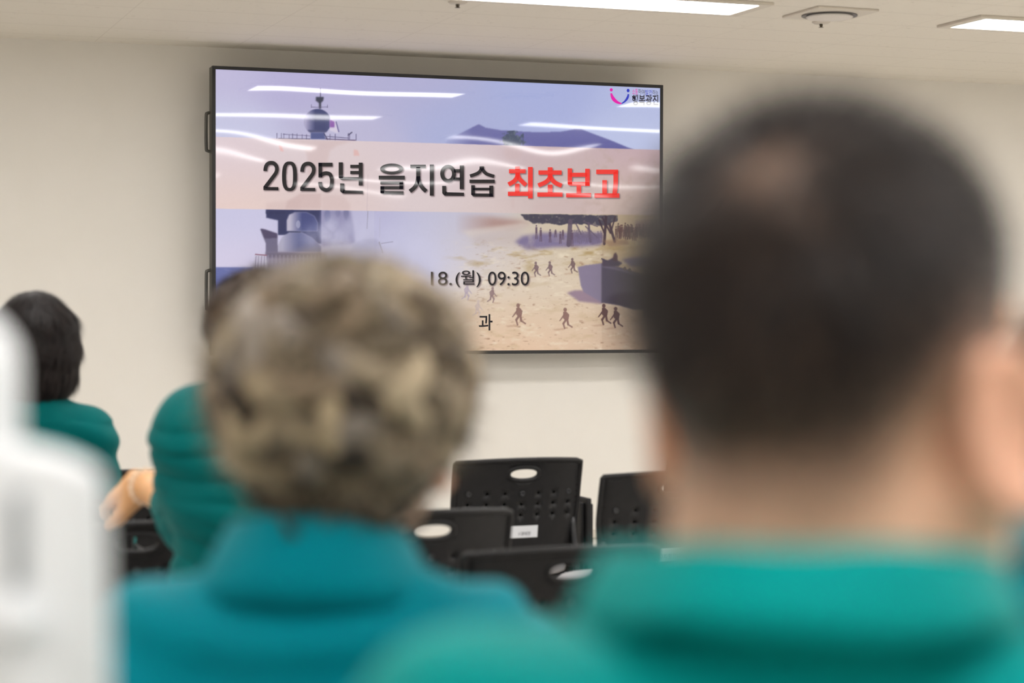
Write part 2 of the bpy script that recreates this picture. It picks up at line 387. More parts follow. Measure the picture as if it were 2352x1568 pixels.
put(poly([(611, 580), (752, 580), (752, 660), (611, 660)], 2), (142, 134, 158)); put(poly([(611, 580), (738, 580), (738, 590), (611, 592)], 2), (110, 102, 128))
for x in range(616, 740, 9): ln(x, 586, x, 604, 2, (178, 172, 192), .5)
put(poly([(586, 583), (612, 585), (616, 636), (578, 636)], 1), (198, 192, 212)); ln(587, 584, 612, 586, 2.5, (140, 90, 112)); 
for x in (588, 594, 601, 608): ln(x, 588, x-3, 632, 1.2, (130, 118, 148))
# right of the seam: smoke over the rest of the ship
put(poly([(738, 481), (805, 483), (812, 520), (815, 560), (738, 566)], 3), (126, 122, 164)); put(ell(752, 495, 7, 16, .6), (84, 88, 136), .7); put(ell(795, 490, 6, 14, .6), (84, 84, 128), .7); put(ell(776, 488, 6, 10, .6), (96, 96, 140), .6)
put(poly([(807, 580), (810, 560), (836, 548), (866, 549), (872, 558), (880, 580)], 2), (168, 166, 200)); ln(876, 559, 902, 555, 2, (126, 122, 150)); ln(845, 484, 843, 525, 1.8, (140, 134, 160)); ln(873, 500, 872, 545, 1.2, (176, 172, 196)); ln(871, 556, 879, 580, 2.5, (120, 112, 120))
sm = np.zeros_like(xx)
for x, y, r, a in ((722, 545, 26, .5), (712, 535, 14, .4), (745, 540, 28, .7), (760, 520, 24, .6), (785, 545, 30, .7), (770, 560, 30, .6), (800, 530, 28, .6), (830, 540, 28, .45), (900, 590, 60, .7), (960, 600, 60, .7), (850, 520, 30, .35)):
    sm = np.maximum(sm, a*np.exp(-(((xx-x)/r)**2+((yy-y)/r)**2)))
put(np.clip(sm*(1.05+.6*fb(26, 12)), 0, .92), (204, 202, 228))
# beach
put(poly([(1040, 494), (1075, 494), (1120, 497), (1185, 505), (1220, 513), (1180, 524), (1090, 533), (1040, 535)], 6)*np.clip((xx-1045)/90, 0, 1), (172, 136, 128), .85)
put(poly([(1060, 530), (1200, 512), (1215, 518), (1080, 545)], 4), (220, 208, 200), .6)
put(poly([(1075, 540), (1200, 525), (1190, 560), (1100, 565)], 8), (196, 180, 176), .6)
sand = np.clip((xx-1010)/110, 0, 1)*np.clip((yy-545)/25, 0, 1)
put(sand*np.clip(fb(34, 20, .35)*2.2-.15, 0, 1)*np.clip((660-yy)/70, .25, 1), (176, 150, 104), .85)
put(sand*np.clip(fb(22, 24, .4)*2.2-.3, 0, 1), (240, 226, 202), .6)
put(sand*np.clip(fb(12, 28, .35)*2.4-.75, 0, 1), (150, 112, 90), .7)
put(np.clip((xx-1380)/30, 0, 1)*np.clip((yy-540)/10, 0, 1)*np.clip((600-yy)/20, 0, 1), (198, 170, 118), .4)
put(poly([(1182, 556), (1200, 542), (1240, 535), (1384, 533), (1384, 562), (1340, 566), (1270, 568), (1210, 574)], 4)*np.clip(.95+fb(16, 31)*.5, 0, 1), (128, 116, 150))
can = np.clip(poly([(1192, 490), (1420, 494), (1418, 508), (1400, 516), (1380, 520), (1350, 516), (1310, 514), (1285, 517), (1260, 513), (1225, 514), (1206, 503)], 2)*1.1+.9*fb(8, 33, .8)*blur(poly([(1196, 490), (1420, 494), (1418, 520), (1210, 514)], 1), 3), 0, 1)*(yy > 491)*np.clip(yy-(489.5+(xx-1190)*.016), 0, 1)
put(np.clip(can*2-.7, 0, 1), (72, 68, 84)); put(np.clip(can*2-.7, 0, 1)*np.clip(fb(6, 35)*3-.6, 0, 1), (110, 112, 100), .6)
def stander(x, y, h, col, a):
    put(ell(x, y-h*.42, 1.9, 2.3, .4), col, a); put(poly([(x-2.6, y-h*.32), (x+2.6, y-h*.32), (x+2.9, y), (x+1.8, y+h*.1), (x-1.8, y+h*.1), (x-2.9, y)], 0), col, a)
    put(line(x-1.2, y+h*.08, x-1.8, y+h*.5, 2), col, a); put(line(x+1.2, y+h*.08, x+1.9, y+h*.5, 2), col, a)
for a in ((1310, 508, 1306, 562, 10), (1322, 512, 1335, 538, 3), (1352, 512, 1356, 555, 5), (1345, 520, 1372, 545, 3), (1340, 508, 1372, 520, 2.5)): ln(*a, (96, 82, 100), .9)
for a in ((1392, 498, 1388, 560, 6), (1413, 498, 1404, 530, 3.5), (1400, 515, 1412, 555, 6), (1384, 500, 1402, 535, 4), (1376, 505, 1390, 540, 4)): ln(*a, (62, 46, 62), .95)
rp = np.random.default_rng(3)
for x, y, h in ((1232, 532, 32), (1242, 538, 32), (1263.5, 541, 30), (1276, 536, 16), (1287, 545, 28), (1293, 539, 22), (1314, 546, 38)): stander(x, y, h, (98, 78, 98), .9)
for i in range(20): stander(1320+i*3.3+rp.uniform(-1, 1), 543+rp.uniform(-3, 6), 24+rp.uniform(-4, 8), (108, 94, 118), .55)
for i in range(34): stander(1416+i*2.8+rp.uniform(-1.5, 1.5), 532+rp.uniform(-6, 6), 28+rp.uniform(-6, 8), (80+rp.uniform(-8, 14), 56, 60), .75)
put(poly([(1384, 552), (1440, 550), (1446, 560), (1400, 566)], 2), (150, 116, 92), .7); put(poly([(1455, 510), (1512, 505), (1512, 525), (1470, 530)], 4), (120, 96, 100), .6)
put(poly([(1428, 596), (1465, 590), (1514, 592), (1514, 612), (1450, 612)], 3), (112, 102, 134), .9)
# craft landing on the beach
put(poly([(1302, 672), (1322, 666), (1350, 668), (1384, 684), (1384, 698), (1330, 692)], 2), (146, 122, 142), .9)
put(poly([(1327, 613), (1345, 609), (1383, 604), (1383, 695), (1340, 670), (1334, 655)], 1), (136, 124, 148))
hull = poly([(1382, 604), (1424, 614), (1470, 628), (1505, 637), (1512, 690), (1500, 712), (1454, 710), (1420, 700), (1382, 695)], 1); put(hull, (74, 68, 94)); put(ell(1440, 690, 42, 18, .6)*hull, (44, 32, 66)); put(poly([(1382, 606), (1424, 616), (1505, 640), (1505, 646), (1424, 622), (1382, 613)], 1), (110, 104, 130), .8)
put(ell(1500, 684, 14, 20, .5), (70, 64, 84)); 
for k in range(4): ln(1490, 690+k*6, 1500, 684+k*6, 1.8, (150, 148, 168))
put(poly([(1384, 594), (1396, 598), (1408, 592), (1430, 604), (1420, 612), (1384, 612)], 1), (70, 60, 84)); put(poly([(1406, 598), (1410, 584), (1414, 579), (1419, 588), (1419, 600)], 1), (78, 54, 66)); ln(1382, 594, 1400, 602, 2.5, (64, 56, 80))
for x, y in ((1435, 617), (1446, 620), (1482, 620), (1486, 625)): put(ell(x, y, 3.5, 4.5), (108, 96, 96))
def soldier(x, y, h, col, a, mirror=1, run=1.0):
    s = h/48.0; q = lambda dx, dy: (x+dx*s*mirror, y+dy*s)
    put(ell(*q(-2, -20), 4*s, 4.6*s, .3), col, a); put(poly([q(-6, -15), q(1, -16), q(8, -8), q(6, 2), q(-1, 5), q(-6, 0)], 0), col, a)
    put(line(*q(-2, -12), *q(-10, 0), 3.2*s), col, a); put(line(*q(-10, 0), *q(-14, 5), 2.5*s), col, a)
    put(line(*q(0, 3), *q(-6*run, 12), 5*s), col, a); put(line(*q(-6*run, 12), *q(-3, 23), 3.6*s), col, a)
    put(line(*q(3, 3), *q(5*run, 14), 5*s), col, a); put(line(*q(5*run, 14), *q(14*run, 20), 3.4*s), col, a)
    put(poly([q(-4, 22), q(-30, 25), q(-24, 28), q(-4, 26)], 1), (186, 150, 126), a*.7)
sc_ = (142, 108, 100)
for x, y, h, c_, a, m_ in ((1232, 618, 34, (124, 100, 104), .9, 1), (1264, 617, 34, (124, 100, 104), .9, 1), (1316, 610, 35, (118, 94, 96), .9, 1), (1130, 677, 36, (142, 116, 118), .85, -1), (1072, 670, 38, (176, 160, 178), .7, -1), (1097, 708, 38, (196, 176, 176), .55, -1),
                           (1192, 722, 50, sc_, .95, 1), (1300, 731, 48, sc_, .95, 1), (1389, 722, 48, (84, 52, 56), .95, 1), (1416, 729, 48, (78, 46, 54), .95, 1), (1484, 716, 30, (92, 66, 70), .9, 1)): soldier(x, y, h, c_, a, m_)
# seams of the montage
put(((xx > 738) & (xx < 860) & (yy > 478) & (yy < 620)).astype(np.float32), (214, 212, 226), .18)
put(((xx > 1382) & (yy > 490)).astype(np.float32), (120, 90, 70), .10)
# the pale title band
ty = 314+(xx-495)*(344-314)/1020; by = 479+(xx-495)*(494-479)/1015
band = np.clip(yy-ty+.5, 0, 1)*np.clip(by-yy+.5, 0, 1)
bcol = bgfield([(500, 330, 226, 208, 216), (700, 340, 222, 206, 210), (1000, 350, 218, 200, 208), (1250, 370, 200, 176, 184), (1480, 380, 196, 168, 180), (500, 400, 226, 206, 208), (800, 400, 222, 204, 206), (1050, 400, 218, 202, 204), (1300, 420, 204, 184, 176), (1490, 430, 204, 178, 166),
                (500, 470, 236, 210, 202), (750, 470, 226, 204, 200), (1000, 470, 222, 206, 208), (1150, 470, 218, 198, 194), (1300, 475, 204, 184, 184), (1490, 480, 214, 192, 180)], 80)
img = img*(1-band[..., None])+bcol*band[..., None]
gp = (206, 178, 176)
for m_, a in ((poly([(640, 320), (816, 322), (775, 334), (758, 345), (752, 372), (748, 402), (706, 402), (706, 360), (700, 340), (655, 330)], 3), .45), (poly([(688, 445), (738, 445), (738, 480), (655, 480), (660, 462)], 2), .6), (poly([(612, 466), (655, 462), (690, 455), (690, 482), (612, 482)], 3), .3),
              (poly([(740, 447), (790, 450), (805, 470), (803, 484), (740, 484)], 3), .35), (ell(1177, 350, 20, 16, .6), .3), (poly([(1175, 455), (1182, 455), (1182, 478), (1175, 478)], 2), .3), (poly([(1225, 470), (1300, 450), (1380, 452), (1380, 490), (1225, 490)], 6), .25)): put(m_*band, gp, a)
put(poly([(640, 333), (647, 336), (652, 348), (644, 346)], 1), (236, 176, 172), .7); put(poly([(813, 343), (822, 345), (826, 358), (812, 358)], 1), (226, 170, 164), .6)
put(line(737, 490, 737, 475, 1)*band, (230, 214, 210), .6); put(band*((xx > 1383) & (yy > 440)).astype(np.float32), (196, 170, 160), .18)
ln(845, 400, 843, 484, 1.2, (196, 176, 184), .6)
put(band*np.clip((xx-1300)/80, 0, 1)*np.clip(fb(14, 41)*2-.1, 0, 1), (182, 158, 146), .35)
img += (2.2*fb(3, 50))[..., None]
TXT = []     # (polygons in photo pixels, colour) collected below
# ---- lettering as strokes
def rect(a, b_, c_, d): return [[(a, b_), (c_, b_), (c_, d), (a, d)]]
def stroke(pts, w):
    P = [np.array((p.x, p.y)) for p in smooth_path([(x, y, 0) for x, y in pts], 5)]; Ls, Rs = [], []
    for i, p in enumerate(P):
        t_ = P[min(i+1, len(P)-1)]-P[max(i-1, 0)]; t_ = t_/(np.hypot(*t_)+1e-9); n_ = np.array((-t_[1], t_[0]))
        Ls.append(p+n_*w/2); Rs.append(p-n_*w/2)
    return [[Ls[i], Ls[i+1], Rs[i+1], Rs[i]] for i in range(len(P)-1)]
def ring(cx, cy, rx, ry, ix, iy, e=2.0, n=40):
    o_, i_ = [], []
    for k in range(n):
        a = 2*math.pi*k/n; c_, s_ = math.cos(a), math.sin(a); f = lambda v: math.copysign(abs(v)**(2/e), v)
        o_.append((cx+rx*f(c_), cy+ry*f(s_))); i_.append((cx+ix*f(c_), cy+iy*f(s_)))
    return [[o_[k], o_[(k+1) % n], i_[(k+1) % n], i_[k]] for k in range(n)]
def place(polys, s, ox, oy): return [[(p[0]/s+ox, p[1]/s+oy) for p in q] for q in polys]
def two(dx, dy): return [[(x+dx, y+dy) for x, y in q] for q in stroke([(168, 372), (172, 318), (192, 256), (232, 218), (285, 206), (340, 218), (384, 262), (400, 320), (390, 388), (345, 462), (190, 665), (165, 700)], 76)+[[(130, 676), (205, 690), (430, 692), (430, 758), (130, 752)]]]
A = two(0, 0)+ring(653, 476, 150, 296, 70, 234, 2.7)+two(738, 16)
A += rect(1230, 205, 1515, 280)+rect(1230, 205, 1305, 500)+stroke([(1268, 472), (1320, 430), (1390, 414), (1462, 438), (1498, 520), (1500, 600), (1480, 700), (1395, 752), (1305, 715), (1270, 650), (1266, 590)], 76)
A += rect(1637, 197, 1722, 512)+[[(1640, 480), (1722, 480), (1750, 490), (2040, 494), (2040, 556), (1700, 550), (1650, 520)]]+rect(1868, 246, 2040, 312)+rect(1868, 368, 2040, 434)+rect(2037, 203, 2118, 660)
A += [[(1665, 618), (1750, 620), (1750, 800), (1710, 815), (1665, 775)], [(1745, 735), (1775, 758), (2122, 766), (2122, 828), (1720, 820), (1712, 790)]]
A = place(A, 8.711, 590, 350)
B = ring(390, 297, 210, 98, 135, 46)+rect(155, 418, 625, 488)+rect(185, 520, 598, 576)+rect(527, 540, 598, 660)+rect(185, 606, 598, 662)+rect(185, 610, 255, 735)+[[(185, 690), (255, 692), (602, 698), (602, 760), (230, 748), (190, 730)]]
B += rect(725, 220, 1003, 282)+rect(830, 262, 903, 460)+stroke([(867, 430), (850, 540), (800, 630), (716, 700)], 72)+stroke([(867, 430), (888, 540), (940, 630), (1012, 700)], 72)+rect(1075, 217, 1148, 778)
B += ring(1405, 382, 143, 160, 70, 95)+rect(1512, 300, 1625, 362)+rect(1505, 450, 1625, 506)+rect(1615, 234, 1690, 660)+[[(1297, 600), (1370, 602), (1370, 730), (1340, 778), (1300, 735)], [(1365, 695), (1390, 716), (1692, 724), (1692, 784), (1345, 779), (1340, 760)]]
B += rect(1972, 250, 2052, 312)+stroke([(2008, 285), (1985, 330), (1930, 378), (1800, 425)], 60)+stroke([(2016, 285), (2045, 335), (2105, 388), (2236, 432)], 60)+rect(1790, 488, 2245, 550)+rect(1820, 588, 1888, 760)+rect(2146, 596, 2220, 796)+rect(1850, 635, 2170, 682)+[[(1820, 736), (2200, 740), (2220, 798), (1860, 792), (1825, 765)]]
B = place(B, 7.84, 850, 350)
R = rect(262, 173, 344, 240)+rect(150, 222, 450, 298)+stroke([(303, 285), (292, 370), (240, 440), (140, 498)], 78)+stroke([(305, 285), (325, 375), (385, 445), (456, 510)], 78)+rect(258, 482, 340, 640)+rect(130, 627, 500, 704)+rect(492, 183, 577, 748)
R += rect(848, 189, 934, 260)+rect(680, 244, 1098, 322)+stroke([(888, 305), (878, 385), (810, 455), (676, 516)], 78)+stroke([(890, 305), (910, 385), (980, 465), (1100, 520)], 78)+rect(848, 500, 934, 650)+rect(660, 640, 1114, 718)
R += rect(1206, 207, 1286, 500)+rect(1522, 215, 1605, 525)+rect(1240, 286, 1560, 362)+[[(1206, 450), (1600, 452), (1605, 527), (1240, 521), (1210, 492)]]+rect(1366, 515, 1450, 660)+rect(1178, 652, 1628, 730)
R += rect(1720, 230, 2115, 312)+[[(2030, 280), (2116, 240), (2112, 500), (2090, 690), (2008, 690), (2030, 480)]]+rect(1830, 420, 1914, 670)+rect(1690, 657, 2138, 738)
R = place(R, 7.84, 1150, 360)
def oval(cx, cy, rx, ry, n=28): return [[(cx+rx*math.cos(2*math.pi*k/n), cy+ry*math.sin(2*math.pi*k/n)) for k in range(n)]]
def crescent(o_, i_):
    o_ = smooth_path([(x, y, 0) for x, y in o_], 4); i_ = smooth_path([(x, y, 0) for x, y in i_], 4); n = min(len(o_), len(i_))
    return [[(o_[k].x, o_[k].y), (o_[k+1].x, o_[k+1].y), (i_[k+1].x, i_[k+1].y), (i_[k].x, i_[k].y)] for k in range(n-1)]
LP = place(oval(377, 255, 52, 60)+crescent([(343, 380), (352, 480), (400, 610), (505, 712), (640, 765), (745, 768)], [(405, 375), (425, 420), (465, 490), (545, 590), (645, 680), (745, 728)]), 15.68, 1380, 190)
LB = place(oval(983, 280, 52, 62)+crescent([(1022, 415), (1012, 520), (955, 625), (865, 710), (800, 745), (745, 768)], [(965, 400), (955, 450), (915, 540), (850, 640), (800, 690), (745, 728)]), 15.68, 1380, 190)

def glyphs(text, fat=0.0):               # outline faces of a word in Blender's built-in typeface, scaled to the unit box
    cu = bpy.data.curves.new('word', 'FONT'); cu.body = text; cu.offset = fat; ob = bpy.data.objects.new('word', cu); C.objects.link(ob)
    dg = bpy.context.evaluated_depsgraph_get(); me = bpy.data.meshes.new_from_object(ob.evaluated_get(dg))
    V = np.array([v.co[:2] for v in me.vertices]); Fs = [tuple(p.vertices) for p in me.polygons]
    bpy.data.objects.remove(ob); bpy.data.curves.remove(cu); bpy.data.meshes.remove(me)
    lo, hi = V.min(0), V.max(0); return (V-lo)/(hi-lo), Fs
def word(text, x0, y0, x1, y1, s, ox, oy, slope=0.0, fat=0.0):
    V, Fs = glyphs(text, fat); P = [(x0+u*(x1-x0), y1-v*(y1-y0)+slope*u*(x1-x0)) for u, v in V]
    return place([[P[i] for i in f] for f in Fs], s, ox, oy)
dark = (26, 24, 30)
DT = word('18.', 40, 645, 243, 776, 4.2, 980, 470)+word('(월)', 278, 632, 522, 795, 4.2, 980, 470, 0, .008)+word('09:30', 592, 645, 988, 778, 4.2, 980, 470)
DT2 = word('과', 503, 1055, 636, 1212, 4.2, 980, 470, 0, .016)
G1 = word('소통', 1130, 218, 1332, 430, 15.68, 1380, 190); G2 = word('하며', 1345, 215, 1585, 395, 15.68, 1380, 190, .15)
G3 = word('발전', 1600, 245, 1850, 450, 15.68, 1380, 190); G4 = word('하는', 1868, 250, 2070, 440, 15.68, 1380, 190, .1); G5 = word('행복광진', 1125, 430, 2075, 810, 15.68, 1380, 190, 0, .02)
# soft drop shadows of the lettering belong to the slide
sh = np.zeros_like(xx)
for q in A+B+R+DT:
    xs = [p[0] for p in q]; ys = [p[1] for p in q]; x0_, x1_ = int(min(xs))-CX0, int(max(xs))-CX0+4; y0_, y1_ = int(min(ys))-CY0, int(max(ys))-CY0+4
    if x1_ > x0_ and y1_ > y0_: 
        sx, sy = xx[y0_:y1_, x0_:x1_], yy[y0_:y1_, x0_:x1_]; m_ = np.zeros(sx.shape, bool)
        for i in range(len(q)):
            ax_, ay_ = q[i]; bx_, by_ = q[(i+1) % len(q)]
            if ay_ != by_: m_ ^= ((ay_ > sy) != (by_ > sy)) & (sx < (bx_-ax_)*(sy-ay_)/(by_-ay_)+ax_)
        sh[y0_:y1_, x0_:x1_] = np.maximum(sh[y0_:y1_, x0_:x1_], m_)
sh = np.roll(sh, (2, 2), (0, 1)); put(blur(sh, 1), (92, 74, 78), .75)
img = np.clip(img, 0, 255)/255
img = np.where(img <= .04045, img/12.92, ((img+.055)/1.055)**2.4).astype(np.float32)
GX, GZ = 840, 490
u, v = np.meshgrid(np.linspace(DXL, DXR, GX), np.linspace(DZB, DZT, GZ))
SP = np.stack([u, np.full_like(u, SCREEN_Y), v], -1).reshape(-1, 3)
px_, py_ = project(SP); fx = np.clip(px_-CX0, 0, CW-1.01); fy = np.clip(py_-CY0, 0, CH-1.01); ix = fx.astype(int); iy = fy.astype(int); fx = (fx-ix)[:, None]; fy = (fy-iy)[:, None]
scol = (img[iy, ix]*(1-fx)+img[iy, ix+1]*fx)*(1-fy)+(img[iy+1, ix]*(1-fx)+img[iy+1, ix+1]*fx)*fy
idx = np.arange(GX*GZ).reshape(GZ, GX)
SF = np.stack([idx[:-1, :-1], idx[:-1, 1:], idx[1:, 1:], idx[1:, :-1]], -1).reshape(-1, 4)

def glass_wave(m):               # the panel's front sheet is not quite flat: its reflections wander
    N, L, b = nodes(m); g = N.new('ShaderNodeNewGeometry'); mp = N.new('ShaderNodeMapping'); mp.inputs['Scale'].default_value = (1.0, 1.0, 1.6); mp.inputs['Location'].default_value = (3.7, 0.0, 1.3)
    L.new(g.outputs['Position'], mp.inputs[0]); n = N.new('ShaderNodeTexNoise'); n.inputs['Scale'].default_value = 1.9; n.inputs['Detail'].default_value = 0.0
    L.new(mp.outputs[0], n.inputs['Vector']); bp = N.new('ShaderNodeBump'); bp.inputs['Strength'].default_value = 1.0; bp.inputs['Distance'].default_value = 0.0026
    L.new(n.outputs['Fac'], bp.inputs['Height']); L.new(bp.outputs[0], b.inputs['Normal'])
def screen_mat(name, col=None):
    m = mat(name, (0.004, 0.004, 0.005), 0.03, 0.5); N, L, b = nodes(m); b.inputs['Emission Strength'].default_value = 0.94
    if col is None:
        a = N.new('ShaderNodeAttribute'); a.attribute_name = 'col'; L.new(a.outputs['Color'], b.inputs['Emission Color'])
    else: b.inputs['Emission Color'].default_value = (*lin(col), 1)
    glass_wave(m); return m
screen = mesh_np('screen', SP-np.array(OFF), SF, screen_mat('screen_picture'), display, True, scol)
def lettering(name, polys, col, lab):
    V, Fs = [], []
    for q in polys:
        n0 = len(V); xs = np.array([p[0] for p in q]); ys = np.array([p[1] for p in q])
        P = on_wall(xs, ys, SCREEN_Y-0.0006); V += [tuple(p-np.array(OFF)) for p in P]
        ar = sum(q[i][0]*q[(i+1) % len(q)][1]-q[(i+1) % len(q)][0]*q[i][1] for i in range(len(q)))
        f = list(range(n0, n0+len(q))); Fs.append(f[::-1] if ar > 0 else f)
    me = bpy.data.meshes.new(name); me.from_pydata(V, [], Fs); me.update()
    o = link(name, me, screen_mat(name+'_ink', col), screen); o['label'] = lab; return o
lettering('headline_year', A, dark, 'black year lettering on the pale band')
lettering('headline', B, dark, 'black headline word on the pale band')
lettering('headline_red', R, (242, 54, 48), 'red headline lettering on the pale band')
lettering('date_line', DT, dark, 'black date and time lettering')
lettering('department_line', DT2, dark, 'black syllable under the date')
lettering('logo_smile_pink', LP, (232, 20, 170), 'pink half of the smile logo')
lettering('logo_word_pink', G1, (232, 20, 170), 'pink slogan word beside the smile logo')
lettering('logo_smile_blue', LB, (44, 58, 190), 'blue half of the smile logo')
lettering('logo_word_blue', G3, (44, 58, 190), 'blue slogan word beside the smile logo')
lettering('logo_word_dark', G4, (44, 42, 56), 'last dark slogan word beside the smile logo')
lettering('logo_lettering', G2, (44, 42, 56), 'dark slogan lettering beside the smile logo')
lettering('logo_district_name', G5, (44, 42, 56), 'dark district name beside the smile logo')

# ------------------------------------------------------------------ stacking chairs with folded writing tablets
BH = 0.40
def back_shape(u, v, off=0.0):       # bends the flat back (u across, v up) into its curved, reclined shell
    y = -0.195-0.13*v-0.30*max(v-0.22, 0)**1.5+1.15*u*u*(0.6+v) + off
    return Vector((u, y, 0.405+v*0.985))
V0 = 0.095
def half_w(v): return 0.196+0.022*min(1, v/0.25)
def in_poly(p, P):
    c = False
    for i in range(len(P)):
        a, b_ = P[i], P[i-1]
        if (a[1] > p[1]) != (b_[1] > p[1]) and p[0] < (b_[0]-a[0])*(p[1]-a[1])/(b_[1]-a[1])+a[0]: c = not c
    return c
def top_v(u): return BH-0.010*(u/0.218)**2
out = []
for k in range(17): out.append((-half_w(V0)+2*half_w(V0)*k/16, V0))
for k in range(1, 17): v_ = V0+(top_v(.218)-.004-V0)*k/16; out.append((half_w(v_), v_))
for k in range(1, 24): u_ = .2155-.431*k/24; out.append((u_, top_v(u_)))
out.append((-.2155, top_v(.2155)))
for k in range(16, 0, -1): v_ = V0+(top_v(.218)-.004-V0)*k/16; out.append((-half_w(v_), v_))
oval_ = [(0.053*math.copysign(abs(math.cos(a))**.85, math.cos(a)), BH-0.046+0.0225*math.copysign(abs(math.sin(a))**.85, math.sin(a))) for a in [2*math.pi*k/36 for k in range(36)]]
dots = []; bosses = []
for r in range(3):
    for c_ in range(7):
        u_, v_ = (c_-3)*0.058, BH-0.112-0.036*r
        if r == 0 and c_ in (0, 3, 6): bosses.append((u_, v_))
        else: dots.append([(u_+.0054*math.cos(a), v_+.0054*math.sin(a)) for a in [2*math.pi*k/12 for k in range(12)]])
pts, eds = [], []
for loop in [out, oval_]+dots:
    n0 = len(pts); pts += loop; eds += [(n0+i, n0+(i+1) % len(loop)) for i in range(len(loop))]
for i in range(-11, 12):
    for j in range(1, 20):
        p = (i*.0195, j*.0205)
        if in_poly(p, out) and all(min(math.hypot(p[0]-q[0], p[1]-q[1]) for q in loop) > .006 for loop in [out, oval_]+dots) and not any(in_poly(p, l) for l in [oval_]+dots): pts.append(p)
vo, eo, fo, *_ = geometry.delaunay_2d_cdt([Vector(p) for p in pts], eds, [], 0, 1e-6)
tris = []
for f in fo:
    c_ = (sum(vo[i][0] for i in f)/len(f), sum(vo[i][1] for i in f)/len(f))
    if in_poly(c_, out) and not any(in_poly(c_, l) for l in [oval_]+dots): tris.append(tuple(f))
def build_shell(parent):
    V = [back_shape(p[0], p[1], -0.003) for p in vo]+[back_shape(p[0], p[1], 0.003) for p in vo]; n = len(vo); Fs = []; cnt = {}
    for f in tris:
        Fs.append(f); Fs.append(tuple(i+n for i in f[::-1]))
        for a, b_ in zip(f, f[1:]+f[:1]): cnt[tuple(sorted((a, b_)))] = cnt.get(tuple(sorted((a, b_))), 0)+1
    for a, b_ in cnt:
        if cnt[(a, b_)] == 1: Fs.append((a, b_, b_+n, a+n))
    bm = bmesh.new(); vs = [bm.verts.new(p) for p in V]
    for f in Fs: bm.faces.new([vs[i] for i in f])
    bmesh.ops.recalc_face_normals(bm, faces=bm.faces)
    rim = [back_shape(p[0], p[1]) for p in out]; add_tube(bm, rim+[rim[0]], 0.0088, 8, False)
    rim = [back_shape(p[0], p[1]) for p in oval_]; add_tube(bm, rim+[rim[0]], 0.0078, 8, False)
    return from_bm('backrest', bm, M_black, parent, True)
def make_chair():
    t = empty('stacking_chair')
    build_shell(t)
    bm = bmesh.new(); g = {}
    for i in range(13):
        for j in range(11):
            u_ = -0.19+0.38*i/12; v_ = 0.115+0.19*j/10
            g[i, j] = bm.verts.new(back_shape(u_, v_, 0.012))
    for i in range(12):
        for j in range(10): bm.faces.new((g[i, j], g[i, j+1], g[i+1, j+1], g[i+1, j]))
    bmesh.ops.solidify(bm, geom=bm.faces[:], thickness=-0.008)
    from_bm('backrest_pad', bm, M_pad, t, True)
    for u_, v_ in bosses:
        bm = bmesh.new(); p = back_shape(u_, v_, -0.003); add_lathe(bm, [(0.009, 0.001), (0.009, -0.003), (0.006, -0.0042), (0.0055, -0.003), (0.001, -0.003)], 16, Matrix.Translation(p) @ Matrix.Rotation(math.pi/2+.2, 4, 'X') @ Matrix.Scale(-1, 4, (0, 0, 1)))
        bmesh.ops.recalc_face_normals(bm, faces=bm.faces); from_bm('screw_cap', bm, M_steel, t, True)
    bm = bmesh.new()
    def oct_(z, k): return [bm.verts.new((.212*k*math.copysign(abs(math.cos(a))**.45, math.cos(a)), .015+.208*k*math.copysign(abs(math.sin(a))**.45, math.sin(a)), z-.012*abs(math.cos(a))*(z > .44))) for a in [2*math.pi*i/48 for i in range(48)]]
    rg = [oct_(z, k) for z, k in ((.414, .93), (.420, .985), (.436, 1.0), (.450, .985), (.459, .93), (.462, .75), (.459, .4), (.457, .02))]
    for a, b_ in zip(rg, rg[1:]):
        for i in range(48): bm.faces.new((a[i], a[(i+1) % 48], b_[(i+1) % 48], b_[i]))
    bm.faces.new(rg[0][::-1]); bm.faces.new(rg[-1]); from_bm('seat', bm, M_seat, t, True)
    bm = bmesh.new()
    for s in (-1, 1): add_tube(bm, smooth_path([(s*.205, .19, .405), (s*.205, 0, .402), (s*.205, -.19, .405), (s*.204, -.205, .46), (s*.202, -.178, .60)], 5), 0.011, 10)
    add_tube(bm, [(-.205, .15, .402), (.205, .15, .402)], .010, 8); add_tube(bm, [(-.205, -.15, .402), (.205, -.15, .402)], .010, 8)
    from_bm('frame', bm, M_steel, t, True)
    for sx, sy in ((-1, 1), (1, 1), (-1, -1), (1, -1)):
        bm = bmesh.new(); add_tube(bm, [(sx*.208, sy*.165, .40), (sx*.225, sy*.235, .0)], .0115, 10); from_bm('leg', bm, M_steel, t, True)
    bm = bmesh.new()
    add_box(bm, (.236, -.175, .36), (.247, .06, .645), .004); add_box(bm, (.250, -.19, .34), (.268, .08, .66), .005); add_box(bm, (.271, -.175, .38), (.280, .05, .64), .004)
    from_bm('writing_tablet', bm, M_black, t, True)
    bm = bmesh.new(); add_tube(bm, [(.205, -.12, .402), (.240, -.12, .402), (.243, -.12, .46)], .010, 8); add_box(bm, (.205, -.16, .43), (.25, -.08, .47), .006)
    from_bm('tablet_hinge', bm, M_steel, t, True)
    return t
chair0 = make_chair()
TOPY = back_shape(0, BH)[1]
chairs_used = [0]
def put_chair(p, rz, label, group='black stacking chairs in rows'):      # p = middle of the backrest top, in the room
    o = chair0 if not chairs_used[0] else dup(chair0, (0, 0, 0)); chairs_used[0] += 1
    R_ = Matrix.Rotation(rz, 3, 'Z') @ Vector((0, TOPY, 0))
    o.location = (p[0]-R_.x, p[1]-R_.y, 0); o.rotation_euler = (0, 0, rz); tag(o, label, 'chair', group); return o
ch1 = put_chair(pix(1208, 1052, 6.40), 0.03, 'black perforated chair before the wall with a white sticker and upright folded tablet')
